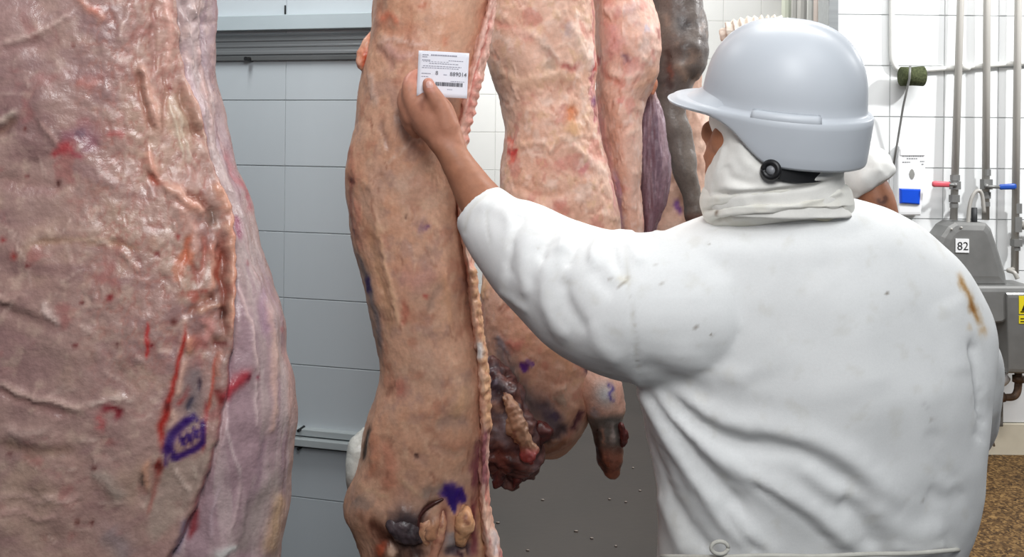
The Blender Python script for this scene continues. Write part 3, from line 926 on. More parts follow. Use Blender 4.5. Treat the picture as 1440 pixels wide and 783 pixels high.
    # dark blood points
    for (x, y, r, c) in [(105, 65, 2.6, (96, 30, 28)), (40, 183, 2.6, (104, 40, 34)), (83, 258, 3.6, (66, 26, 22)), (40, 249, 2.6, (110, 44, 44)), (12, 336, 3.5, (150, 48, 48)), (26, 358, 5, (170, 66, 60)), (46, 371, 3, (120, 36, 36)),
                         (119, 425, 3, (92, 28, 26)), (158, 417, 4.2, (128, 26, 28)), (111, 483, 3, (100, 26, 28)), (168, 482, 3.2, (84, 40, 38)), (18, 636, 3, (70, 20, 20)), (138, 653, 3.4, (78, 24, 22)), (113, 728, 3, (92, 40, 32)), (133, 730, 3, (96, 36, 32)),
                         (245, 452, 5, (96, 40, 34)), (128, 16, 2.2, (110, 50, 50)), (236, 124, 2.6, (120, 40, 34)), (222, 358, 4, (120, 36, 34)), (250, 333, 3, (150, 52, 46))]:
        s.stroke([(x, y)], r, c, .95, -.0025, wob=2, fade=False)
    s.stroke([(146, 572), (160, 570), (170, 574), (168, 588)], [4, 4, 5, 4], (120, 22, 32), .9, -.002, wob=3)
    s.stroke([(140, 576), (146, 590), (143, 600)], 6, (186, 74, 76), .6, wob=5)
    s.stroke([(212, 452), (210, 480), (208, 502)], [2, 4, 2], (190, 42, 40), .85, wob=4)
    s.stroke([(213, 482), (219, 484)], 3.4, (120, 26, 30), .9, wob=2)
    # fat rolls and furrows next to the body opening
    s.hs = .72
    for (pts, wd, h, c, a) in [
        ([(196, 90), (204, 120), (214, 150), (222, 186)], [4, 6, 7, 8], .007, (222, 170, 150), .75),
        ([(192, 95), (198, 130), (208, 160), (214, 186)], 4, -.006, (150, 96, 78), .6),
        ([(228, 100), (230, 150), (226, 190)], 4, -.004, (164, 116, 100), .5),
        ([(223, 0), (230, 20), (234, 60), (232, 100)], [4, 5, 5, 4], .005, (236, 182, 166), .7),
        ([(214, 0), (214, 60), (212, 100)], 4, -.004, (168, 116, 108), .5),
        ([(244, 0), (256, 30), (264, 60), (272, 90)], [3, 4, 4, 3], .006, (232, 196, 186), .8),
        ([(258, 0), (266, 20), (270, 55)], 5, -.006, (150, 96, 96), .6),
        ([(270, 0), (276, 30), (282, 70), (284, 90)], [4, 5, 5, 4], .006, (230, 180, 168), .8),
        ([(290, 10), (286, 25), (292, 40)], 6, -.005, (136, 110, 122), .7),
        ([(252, 112), (262, 140), (272, 165), (282, 185)], [4, 6, 6, 5], .007, (216, 166, 146), .75),
        ([(246, 120), (254, 150), (264, 170), (276, 200)], 4, -.006, (132, 82, 66), .7),
        ([(240, 130), (250, 165), (262, 200)], 12, -.002, (190, 162, 136), .55),
        ([(236, 140), (244, 180), (256, 230)], 2.4, .003, (226, 210, 186), .6),
        ([(246, 150), (254, 190), (266, 232)], 2.4, .003, (222, 204, 182), .6),
        ([(207, 205), (212, 235), (224, 256)], [4, 6, 5], .006, (226, 160, 138), .8),
        ([(211, 245), (216, 256), (222, 262)], 4, -.004, (170, 70, 52), .7),
        ([(225, 258), (248, 272), (268, 290), (286, 302)], [6, 8, 8, 5], .008, (224, 170, 148), .85),
        ([(258, 270), (276, 280), (290, 290)], 4, -.007, (128, 72, 56), .7),
        ([(292, 262), (304, 276), (312, 300)], [5, 7, 7], .007, (222, 160, 132), .9),
        ([(294, 292), (296, 308), (292, 320)], 7, -.008, (112, 84, 72), .8),
        ([(312, 300), (318, 330), (321, 370), (324, 420), (322, 470)], [6, 7, 7, 7, 5], .008, (226, 164, 134), .9),
        ([(306, 330), (309, 370), (311, 410), (312, 470)], 4.5, -.007, (122, 60, 46), .75),
        ([(246, 290), (262, 310), (270, 340), (266, 370)], [7, 10, 9, 6], .005, (224, 170, 152), .6),
        ([(264, 330), (260, 350), (256, 372)], 4, -.004, (184, 84, 52), .7),
        ([(282, 330), (286, 360), (280, 390)], 5, -.004, (176, 92, 76), .6),
        ([(296, 340), (300, 375), (296, 410)], 5, .004, (216, 150, 126), .7),
        ([(306, 352), (302, 380), (308, 398)], 3, -.004, (150, 62, 44), .8),
        ([(268, 372), (274, 386), (280, 400)], 4, -.004, (140, 62, 50), .6),
        ([(262, 440), (278, 430), (292, 418), (302, 410)], [4, 6, 6, 4], -.005, (144, 82, 62), .6),
        ([(278, 440), (296, 430), (310, 428)], 4, .005, (214, 160, 132), .7),
        ([(300, 440), (290, 460), (302, 478), (312, 470)], 5, -.003, (150, 110, 92), .7),
        ([(293, 420), (297, 415)], 3, -.003, (80, 40, 34), .8),
        ([(310, 430), (313, 440), (311, 450)], 3, -.003, (70, 38, 32), .8),
        ([(280, 455), (290, 452), (294, 465), (288, 480)], 8, .004, (218, 148, 140), .7),
        ([(262, 470), (266, 484), (272, 494)], [5, 7, 6], .006, (222, 160, 132), .8),
        ([(262, 440), (258, 470), (254, 500)], 4.5, .003, (220, 180, 164), .7),
        ([(300, 480), (306, 483), (316, 480)], 3.4, -.003, (104, 40, 36), .8),
    ]:
        s.stroke(pts, wd, c, a, h, wob=4.5)
    s.hs = .65
    # orange-red vessels
    s.mottle((206, 116, 84), 26, .25, .6, .7, off=9, mask=np.exp(-((s.x - 262) / 36)**2 - ((s.y - 360) / 60)**2) * fat)
    s.mottle((176, 80, 66), 34, .2, .55, .7, off=19, mask=np.exp(-((s.x - 282) / 34)**2 - ((s.y - 420) / 60)**2) * fat)
    s.stroke([(134, 12), (140, 22)], 6, (206, 104, 96), .6, wob=4)
    s.stroke([(108, -2), (125, 12), (142, 24), (152, 32)], [4, 6, 6, 4], (222, 152, 130), .7, .004, wob=3)
    s.stroke([(261, 456), (258, 480), (252, 510), (246, 536), (240, 560), (233, 582), (229, 602), (230, 630)], [2, 2.6, 3, 4, 4, 6, 5, 3], (168, 34, 26), .95, -.003, wob=3)
    s.stroke([(233, 575), (240, 562)], 5, (96, 24, 20), .9, wob=3)
    s.stroke([(268, 540), (258, 560), (252, 566)], 3.4, (150, 40, 36), .8, wob=3)
    s.stroke([(228, 640), (222, 670), (216, 696), (210, 718)], [4, 4, 3.4, 3], (150, 38, 32), .9, -.002, wob=3)
    s.stroke([(228, 648), (222, 656)], 5, (96, 28, 24), .9, wob=3)
    s.stroke([(302, 494), (300, 530), (296, 560), (288, 580)], 2.4, (186, 74, 56), .8, -.002, wob=3)
    s.stroke([(290, 560), (288, 600), (284, 632)], 2.2, (170, 60, 60), .7, wob=3)
    # torn pocket with grey lining below the vessels
    s.stroke([(276, 510), (270, 540), (272, 570), (264, 600)], [8, 13, 14, 12], (128, 112, 112), .8, -.003, wob=5)
    s.stroke([(280, 530), (279, 548)], 3, (60, 40, 52), .9, -.003, wob=2)
    s.stroke([(270, 556), (264, 575)], 3.6, (66, 58, 74), .9, -.003, wob=2)
    s.stroke([(262, 500), (256, 530), (250, 556)], 4.6, (220, 172, 152), .8, .004, wob=3)
    s.stroke([(306, 490), (304, 530)], 4, (190, 130, 112), .7, .003, wob=3)
    s.stroke([(302, 545), (308, 553), (312, 566)], 6, (110, 40, 34), .8, -.003, wob=3)
    s.stroke([(240, 600), (246, 590), (244, 575)], 4, (216, 174, 156), .7, .003, wob=3)
    s.stroke([(212, 640), (208, 664), (214, 690)], [5, 6, 4], (206, 152, 124), .8, .004, wob=3)
    s.stroke([(204, 660), (202, 682)], 4, (92, 74, 66), .8, -.003, wob=3)
    m_ = s.region([(240, 640), (275, 640), (300, 620), (292, 655), (270, 700), (245, 735), (215, 760), (205, 700), (215, 670)], 6)
    s.mix(m_ * .6, (166, 148, 134))
    s.stroke([(246, 650), (256, 672), (268, 690)], 2.6, (216, 190, 176), .8, .002)
    s.stroke([(272, 650), (276, 670)], 2.2, (196, 176, 160), .6, .002)
    # purple inspection stamp printed on the fat
    ink = (52, 22, 98)
    def inkst(pts, wd=4.0, a=.92): s.stroke(pts, [v * 1.12 for v in wd] if hasattr(wd, '__len__') else wd * 1.1, ink, a, 0, wob=1.6, exp=3, fade=False)
    inkst([(236, 628), (242, 612), (252, 598), (262, 588)], [6, 7, 6, 5]); inkst([(264, 588), (272, 584)], 4.5); inkst([(278, 587)], 2.5); inkst([(285, 592), (286, 604), (285, 618)], 3.4)
    inkst([(246, 640), (256, 637), (266, 632), (276, 626), (283, 620)], [5, 4.5, 4, 4.5, 4])
    for (x, y) in ((258, 617), (267, 612), (276, 605)):
        inkst([(x - 3, y - 6), (x + 3, y - 3), (x - 1, y + 1), (x + 3, y + 5)], 2.9)
    inkst([(238, 622), (244, 632), (250, 640)], 4, .8)
    inkst([(236, 634), (234, 650)], 3, .55)
    # step down to the smooth flank with its dark red edge
    s.h += fat * .009
    s.mix(np.exp(-((e - 1) / 3.6)**2) * s.front * (.85 * sstep(s.y, 60, 170)), (158, 62, 66))
    s.h += -.004 * np.exp(-((e - 2) / 4.0)**2) * s.front
    s.h += .004 * np.exp(-((e + 9) / 6.0)**2) * s.front
    # flank: lilac membrane with long fibres
    fm = flank * s.front
    s.mix(fm * .93, (182, 158, 156))
    s.mottle((166, 134, 142), 20, -.1, .5, .75, stretch=(1, 1, .18), off=20, mask=fm)
    s.mottle((204, 182, 178), 44, .05, .6, .65, stretch=(1, 1, .12), off=21, mask=fm)
    s.mottle((142, 108, 120), 30, .25, .7, .6, stretch=(1, 1, .15), off=22, mask=fm)
    s.mottle((232, 200, 190), 60, .1, .6, .5, off=23, mask=fm * sstep(s.y, 330, 120))
    s.relief(70, .0014, 4, (1, 1, .1), 24, mask=fm)
    s.relief(150, .0012, 2, off=25, mask=fm * sstep(s.y, 360, 150))
    s.relief(16, .004, 3, (1, 1, .35), 26, mask=fm)
    for (pts, wd, c, a, h) in [
        ([(334, 400), (344, 430), (352, 460), (357, 500), (362, 530)], 3, (226, 196, 190), .75, .004),
        ([(362, 530), (360, 570), (362, 600)], 2.4, (222, 196, 192), .6, .003),
        ([(372, 420), (380, 460), (384, 490), (386, 590), (380, 610)], 4, (226, 184, 166), .65, .003),
        ([(370, 400), (368, 440), (376, 470)], 8, (176, 134, 160), .5, -.002),
        ([(327, 305), (333, 318), (337, 336)], [3, 6, 4], (150, 70, 96), .85, -.002),
        ([(337, 250), (345, 275), (350, 300)], 2.6, (168, 84, 92), .8, -.002),
        ([(322, 210), (331, 245), (338, 266)], 3, (188, 110, 116), .6, -.001),
        ([(344, 330), (356, 370), (364, 400)], 2, (214, 176, 176), .5, .002),
        ([(349, 520), (336, 534), (322, 548), (312, 562)], [6, 8, 8, 8], (176, 56, 66), .93, .004),
        ([(349, 526), (345, 536)], 3, (110, 26, 44), .7, 0),
        ([(363, 530)], 3, (140, 40, 60), .8, 0), ([(350, 370)], 2.6, (140, 50, 60), .8, 0), ([(396, 464)], 3, (196, 90, 90), .7, 0),
        ([(315, 585), (322, 620), (330, 645), (340, 675)], 2.4, (222, 198, 196), .7, .003),
        ([(318, 560), (316, 600), (306, 640)], 4, (214, 184, 184), .6, .002),
        ([(340, 675), (336, 700), (328, 730), (322, 760)], 3, (214, 186, 184), .6, .003),
        ([(376, 610), (372, 640), (362, 690), (350, 730), (344, 760)], [5, 7, 7, 6, 5], (150, 118, 130), .7, -.003),
        ([(276, 718), (272, 740), (264, 760)], [4, 7, 4], (132, 42, 48), .85, -.001),
        ([(262, 724), (256, 750), (246, 783)], 5, (132, 116, 140), .7, -.001),
        ([(308, 680), (300, 720), (296, 760)], 3, (196, 170, 176), .6, .002),
        ([(400, 660), (380, 690), (360, 720), (344, 760), (340, 783)], [10, 14, 16, 16, 14], (146, 130, 124), .75, -.003),
        ([(396, 690), (388, 730), (380, 783)], [6, 10, 14], (206, 166, 128), .8, .003),
        ([(404, 480), (408, 540), (408, 600)], 4, (220, 176, 166), .6, .001),
        ([(300, 783), (318, 774), (334, 768)], [8, 6, 4], (206, 206, 200), .8, .004),
        ([(286, 20), (288, 60), (290, 100)], 5, (160, 130, 142), .6, -.002),
        ([(262, 100), (272, 130), (288, 170)], 8, (216, 190, 194), .6, .001),
        ([(278, 60), (286, 100), (292, 140), (302, 190)], 3, (222, 180, 172), .6, .003),
    ]:
        s.stroke(pts, wd, c, a, h, wob=3)
    # rounded lip at the far edge
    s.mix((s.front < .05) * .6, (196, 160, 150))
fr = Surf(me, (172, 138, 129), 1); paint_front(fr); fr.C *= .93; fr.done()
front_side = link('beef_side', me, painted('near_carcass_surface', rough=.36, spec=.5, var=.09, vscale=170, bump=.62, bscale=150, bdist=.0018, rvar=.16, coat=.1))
tag(front_side, 'nearest beef side at the left edge, pink fat with a smooth lilac flank', 'beef side')

# ---------------- middle side, being labelled
mid_rows = [(-520, 590, 640), (-380, 580, 655), (-240, 560, 680), (-120, 540, 702), (-40, 530, 701), (0, 527, 696), (30, 526, 690), (60, 521, 684), (100, 513, 672), (150, 505, 662), (200, 494, 656), (240, 488, 652), (290, 489, 655), (340, 497, 661), (400, 511, 668), (450, 523, 674), (490, 532, 680), (520, 535, 684),
            (560, 526, 685), (600, 513, 685), (630, 507, 685), (660, 499, 683), (690, 491, 682), (715, 489, 683), (740, 500, 688), (765, 509, 692), (800, 515, 694), (860, 530, 690), (930, 560, 670), (1000, 580, 650)]
me = loft(mid_rows, 1.88, [(-520, .05), (-120, .10), (0, .12), (783, .115), (1000, .04)], .11, 400, 300, ex=(.95, .8), frontfrac=.8)
def paint_mid(s):
    s.hs = .65
    rs = np.random.RandomState(5)
    s.mottle((206, 152, 122), 8, -.1, .5, .8, off=1)
    s.mottle((196, 158, 136), 12, .0, .6, .7, off=2)
    s.mottle((186, 128, 104), 16, .15, .6, .6, off=3)
    s.mottle((170, 134, 122), 22, .2, .7, .5, off=4)
    s.mottle((222, 182, 152), 45, .2, .7, .5, off=5)
    s.relief(8, .007, 2, off=1); s.relief(36, .0015, 3, off=2); s.relief(110, .0006, 3, off=4)
    s.mix(sstep(s.y, 560, 640) * .3, (182, 138, 112))
    s.mix(np.exp(-((s.x - 650) / 28)**2) * sstep(s.y, 300, 40) * .5, (214, 164, 136))
    for (pts, wd, c, a, h) in [
        ([(540, 10), (546, 40), (556, 50), (580, 30)], 8, (200, 130, 100), .5, -.004),
        ([(538, 30), (546, 22), (556, 26), (560, 36)], 5, (208, 118, 90), .7, .004),
        ([(532, 60), (556, 54), (586, 64), (600, 60)], 3, (214, 180, 166), .7, .004),
        ([(540, 60), (552, 72), (560, 80), (582, 76)], 8, (202, 158, 150), .7, .003),
        ([(530, 64), (546, 84), (556, 98)], 4, (150, 106, 96), .5, -.005),
        ([(598, 4), (592, 12)], 5, (190, 104, 74), .6, 0),
        ([(628, 50), (622, 64)], 5, (196, 124, 96), .6, 0),
        ([(521, 100), (525, 130), (529, 150)], 4, (214, 186, 172), .6, .003),
        ([(534, 170), (540, 190), (548, 210)], 4, (146, 110, 96), .6, -.004),
        ([(560, 150), (568, 180), (580, 195), (600, 192)], 8, (156, 132, 122), .6, -.005),
        ([(541, 232), (556, 222), (570, 206), (588, 192)], 2.4, (222, 184, 160), .7, .003),
        ([(494, 200), (496, 230), (500, 260)], 4, (178, 110, 90), .5, .002),
        ([(495, 252), (496, 258)], 3, (90, 44, 36), .9, -.003),
        ([(497, 280), (505, 300), (500, 330)], 5, (180, 110, 94), .5, .003),
        ([(548, 196), (530, 230), (525, 280), (530, 320)], 5, (222, 176, 150), .4, .003),
        ([(572, 305)], 2.8, (58, 30, 26), 1, -.004),
        ([(588, 318), (600, 322)], [8, 6], (150, 112, 128), .6, 0),
        ([(597, 320), (603, 318)], 3.4, (110, 66, 118), .75, 0),
        ([(556, 280), (590, 270), (620, 290)], 22, (214, 182, 160), .45, .004),
        ([(560, 385), (590, 392), (612, 380)], [14, 20, 14], (206, 146, 136), .5, .002),
        ([(598, 418)], 4, (180, 74, 64), .8, 0),
        ([(530, 300), (540, 360), (554, 420), (558, 460)], 4, (226, 186, 150), .55, .004),
        ([(520, 310), (530, 370), (544, 430), (546, 480)], 6, (184, 142, 108), .5, -.003),
        ([(502, 320), (508, 350), (504, 340)], 4, (170, 116, 100), .6, .002),
        ([(565, 420), (570, 440), (566, 455)], 5, (184, 104, 84), .6, -.002),
        ([(600, 440), (610, 420), (620, 400)], 6, (158, 128, 114), .5, -.004),
        ([(622, 380), (630, 420), (634, 470)], 5, (216, 164, 128), .5, .003),
        ([(556, 545), (565, 540), (560, 560)], 8, (188, 104, 88), .55, 0),
        ([(540, 560), (548, 548), (556, 536)], 3, (140, 96, 78), .5, -.003),
        ([(587, 641)], 2.8, (50, 26, 24), 1, -.003),
        ([(610, 600), (640, 590), (660, 600)], 9, (160, 130, 118), .5, -.003),
        ([(600, 620), (640, 640), (655, 625)], 5, (174, 136, 118), .5, -.004),
        ([(636, 588), (646, 566), (654, 540)], [10, 12, 8], (212, 168, 130), .6, .005),
        ([(540, 620), (550, 660), (546, 690)], 10, (196, 120, 96), .5, .002),
        ([(525, 600), (528, 640), (520, 670)], 6, (200, 128, 98), .5, .003),
        ([(560, 670), (580, 690), (600, 700)], 3, (204, 172, 140), .55, .002),
        ([(505, 680), (530, 694), (548, 702)], 3, (196, 164, 130), .5, .002),
        ([(500, 700), (510, 712), (520, 720)], 16, (120, 112, 108), .6, 0),
        ([(592, 700), (612, 690), (630, 684)], 10, (120, 108, 104), .6, -.003),
    ]:
        s.stroke(pts, wd, c, a, h, wob=4)
    for k in range(120):
        x0 = rs.uniform(500, 670); y0 = rs.uniform(-10, 700); an = rs.normal(1.2, .8); ln = rs.uniform(8, 26)
        p = [(x0, y0), (x0 + ln * .5 * math.cos(an) + rs.normal(0, 2), y0 + ln * .5 * math.sin(an)), (x0 + ln * math.cos(an), y0 + ln * math.sin(an))]
        up_ = rs.rand() < .55
        s.stroke(p, rs.uniform(1.2, 2.6), (226, 188, 158) if up_ else (150, 100, 80), rs.uniform(.2, .5), .0013 if up_ else -.0012, wob=3)
    # grey hide edge and ink along the left rim
    s.stroke([(500, 350), (512, 380), (520, 410), (530, 450), (536, 500)], [3, 4, 5, 5, 4], (118, 112, 116), .8, 0, wob=2, back=True)
    s.stroke([(515, 390), (517, 402), (519, 412)], 4, (50, 30, 88), .9, 0, wob=2, back=True)
    s.stroke([(496, 250), (492, 290), (500, 340)], 3, (150, 84, 70), .6, 0, wob=2, back=True)
    s.stroke([(520, 600), (513, 625), (507, 650)], 3.4, (56, 44, 36), .9, -.004, wob=2)
    # lower end: dark muscle, crevices with shade put into the colour, tendons
    s.stroke([(548, 742), (570, 730), (588, 738), (578, 752)], [15, 20, 16, 11], (58, 48, 52), .95, .016, wob=5)
    s.stroke([(560, 768), (578, 768), (585, 790)], 18, (54, 34, 30), .9, -.016, wob=5)
    s.stroke([(540, 760), (556, 775), (556, 800)], 11, (48, 32, 28), .9, -.018, wob=4)
    s.stroke([(588, 745), (592, 725), (604, 712), (618, 704)], 3.6, (50, 26, 22), .95, -.010, wob=2)
    s.stroke([(602, 735), (608, 745), (600, 756)], [11, 14, 9], (196, 140, 104), .9, .014, wob=4)
    s.stroke([(514, 715), (506, 730)], 12, (176, 122, 96), .6, .003)
    s.stroke([(515, 738), (530, 744), (540, 770), (530, 800)], 12, (84, 48, 36), .9, -.008, wob=4)
    s.stroke([(534, 765), (536, 780)], 6, (190, 84, 54), .8, .003)
    s.stroke([(546, 770), (552, 783)], 7, (216, 180, 156), .9, .006)
    s.stroke([(624, 715), (622, 740), (612, 783)], 5.5, (92, 46, 48), .9, -.010)
    s.stroke([(616, 752), (610, 783)], 4, (196, 140, 112), .8, .005)
    s.stroke([(652, 715), (650, 740), (648, 760)], [12, 14, 9], (204, 146, 104), .9, .014, wob=4)
    s.stroke([(632, 745), (634, 765), (646, 775)], 10, (140, 136, 140), .8, .004)
    s.stroke([(624, 783), (640, 770), (656, 768), (664, 783)], 6, (72, 58, 66), .9, -.009)
    s.stroke([(640, 776), (652, 783)], 4, (60, 32, 44), .9, -.002)
    s.stroke([(633, 692), (641, 696)], 13, (40, 14, 104), .97, 0, wob=4, exp=4, fade=False)
    s.stroke([(636, 704), (637, 717)], [7, 3], (40, 14, 104), .95, 0, wob=3, exp=4, fade=False)
    s.stroke([(646, 690), (649, 700)], 6, (46, 16, 110), .9, 0, wob=3, exp=4, fade=False)
    s.stroke([(668, 700), (664, 730), (668, 760), (670, 783)], 6, (130, 66, 76), .85, -.003, wob=3)
    s.stroke([(678, 700), (678, 740), (680, 783)], 6, (222, 180, 140), .8, .005)
    s.stroke([(682, 690), (688, 730), (696, 760)], 2, (222, 186, 146), .8, .003)
    s.stroke([(676, 620), (672, 655), (668, 690)], [7, 9, 6], (132, 74, 84), .85, -.002, wob=4)
middle_side = part('beef_side', me, (210, 163, 136), None, 2, paint_mid, painted('middle_carcass_surface', rough=.46, spec=.45, var=.08, vscale=140, bump=.42, bscale=160, bdist=.0018, rvar=.15))
tag(middle_side, 'tall narrow tan beef side held by the worker, with the paper tag against it', 'beef side')
# sawn edge with its row of vertebra knobs
me = loft([(-40, 690, 703), (0, 686, 698), (60, 668, 690), (100, 658, 681), (150, 648, 668), (190, 642, 658), (230, 640, 653), (300, 644, 657), (380, 656, 668), (420, 660, 671), (480, 668, 679), (520, 672, 685), (600, 676, 687), (660, 674, 687), (720, 676, 690), (783, 683, 706), (860, 685, 712)], 1.85, .055, .05, 300, 60, ex=(1, 1))
def paint_edge(s):
    s.mottle((232, 196, 176), 30, -.2, .4, .8); s.mottle((196, 116, 104), 40, .2, .6, .7, off=3, stretch=(1, 1, .3))
    s.mix(sstep(s.y, 250, 120) * .5, (226, 178, 168))
    s.relief(60, .004, 3, off=2)
    s.stroke([(694, 10), (682, 60), (668, 110), (656, 170)], 2.2, (200, 108, 96), .7, -.003, wob=2)
    rs = np.random.RandomState(9)
    for k, y in enumerate(np.linspace(385, 600, 17)):
        xx = np.interp(y, [385, 480, 520, 600], [664, 677, 681, 685]) + rs.normal(0, .8)
        s.stroke([(xx, y - 3), (xx, y + 3)], 4.5, (224, 176, 132), .9, .006, wob=2, back=True, fade=False)
        s.stroke([(xx, y + 6)], 3, (150, 92, 72), .8, -.002, wob=2, back=True, fade=False)
    for k, y in enumerate(np.linspace(110, 195, 8)):
        xx = np.interp(y, [100, 195], [676, 656])
        s.stroke([(xx, y)], 4, (218, 136, 122), .8, .004, wob=2, back=True, fade=False)
    s.stroke([(672, 480), (674, 505)], 3.4, (226, 224, 222), .9, .003, wob=1)
    s.stroke([(670, 490), (669, 512)], 2, (70, 44, 40), .9, -.003, wob=1)
    s.stroke([(684, 600), (680, 640), (684, 690)], 6, (126, 66, 78), .8, 0)
    s.stroke([(700, 783), (694, 750), (700, 770)], 6, (206, 200, 204), .7, .002); s.stroke([(706, 770), (708, 790)], 5, (170, 70, 80), .8, 0)
part('sawn_edge', me, (222, 172, 150), middle_side, 3, paint_edge)
def blob(pts, flat=(1, 1), n=28, sub=10, sm=0):
    bm = bmesh.new(); px_tube(bm, pts, n, sub, flat)
    return bm_mesh(bm, True)
def p_flap(s):
    s.mottle((226, 176, 150), 40, -.1, .5, .8); s.relief(60, .003); s.stroke([(513, 72), (515, 96)], 5, (206, 92, 62), .9, -.003)
part('fat_flap', blob([(522, 48, 1.85, 5), (515, 68, 1.84, 9), (510, 86, 1.84, 9), (513, 100, 1.85, 4)]), (222, 150, 120), middle_side, 4, p_flap)
def p_lobe(s):
    s.mottle((170, 172, 168), 20, 0, .6, .6); s.relief(25, .004)
    s.mix(sstep(s.y, 660, 700) * .9, (122, 104, 94))
    s.mix(sstep(s.y, 705, 740) * .8, (150, 96, 74))
part('shoulder_lobe', blob([(513, 606, 1.89, 5), (507, 622, 1.88, 15), (504, 650, 1.87, 18), (504, 690, 1.87, 17), (508, 725, 1.87, 18), (524, 755, 1.87, 17), (538, 800, 1.87, 16), (545, 850, 1.87, 13)]), (206, 206, 198), middle_side, 5, p_lobe)

# torn pieces at its lower end
def p_dark(s): s.mottle((46, 36, 40), 40, -.1, .4, .8); s.relief(30, .006, 3); s.relief(90, .002, 3, off=2); s.mottle((104, 92, 94), 50, .2, .6, .6, off=4)
part('muscle_lobe', blob([(546, 730, 1.785, 11), (562, 738, 1.775, 18), (578, 747, 1.775, 18), (592, 756, 1.785, 10)], n=36, sub=12), (74, 62, 66), middle_side, 60, p_dark)
def p_ten(s): s.mottle((216, 168, 132), 30, 0, .5, .7); s.mottle((140, 84, 66), 40, .15, .6, .7, off=3); s.relief(40, .004, 3)
part('tendon', blob([(612, 716, 1.785, 4), (604, 730, 1.775, 10), (598, 750, 1.775, 11), (600, 768, 1.785, 6)], n=28), (206, 154, 120), middle_side, 61, p_ten)
part('tendon', blob([(622, 716, 1.78, 4), (622, 740, 1.772, 6), (614, 765, 1.77, 7), (606, 800, 1.77, 8), (600, 840, 1.78, 5)], n=24), (196, 140, 116), middle_side, 62, p_ten)
part('fat_lobe', blob([(652, 714, 1.785, 5), (655, 726, 1.77, 12), (652, 742, 1.77, 13), (647, 760, 1.78, 8)], n=30), (214, 160, 118), middle_side, 63, p_ten)
part('vein', blob([(592, 752, 1.765, 2.6), (588, 732, 1.765, 2.8), (596, 718, 1.767, 2.8), (610, 708, 1.768, 2.6), (622, 702, 1.772, 2)], n=12), (70, 34, 30), middle_side, 64)
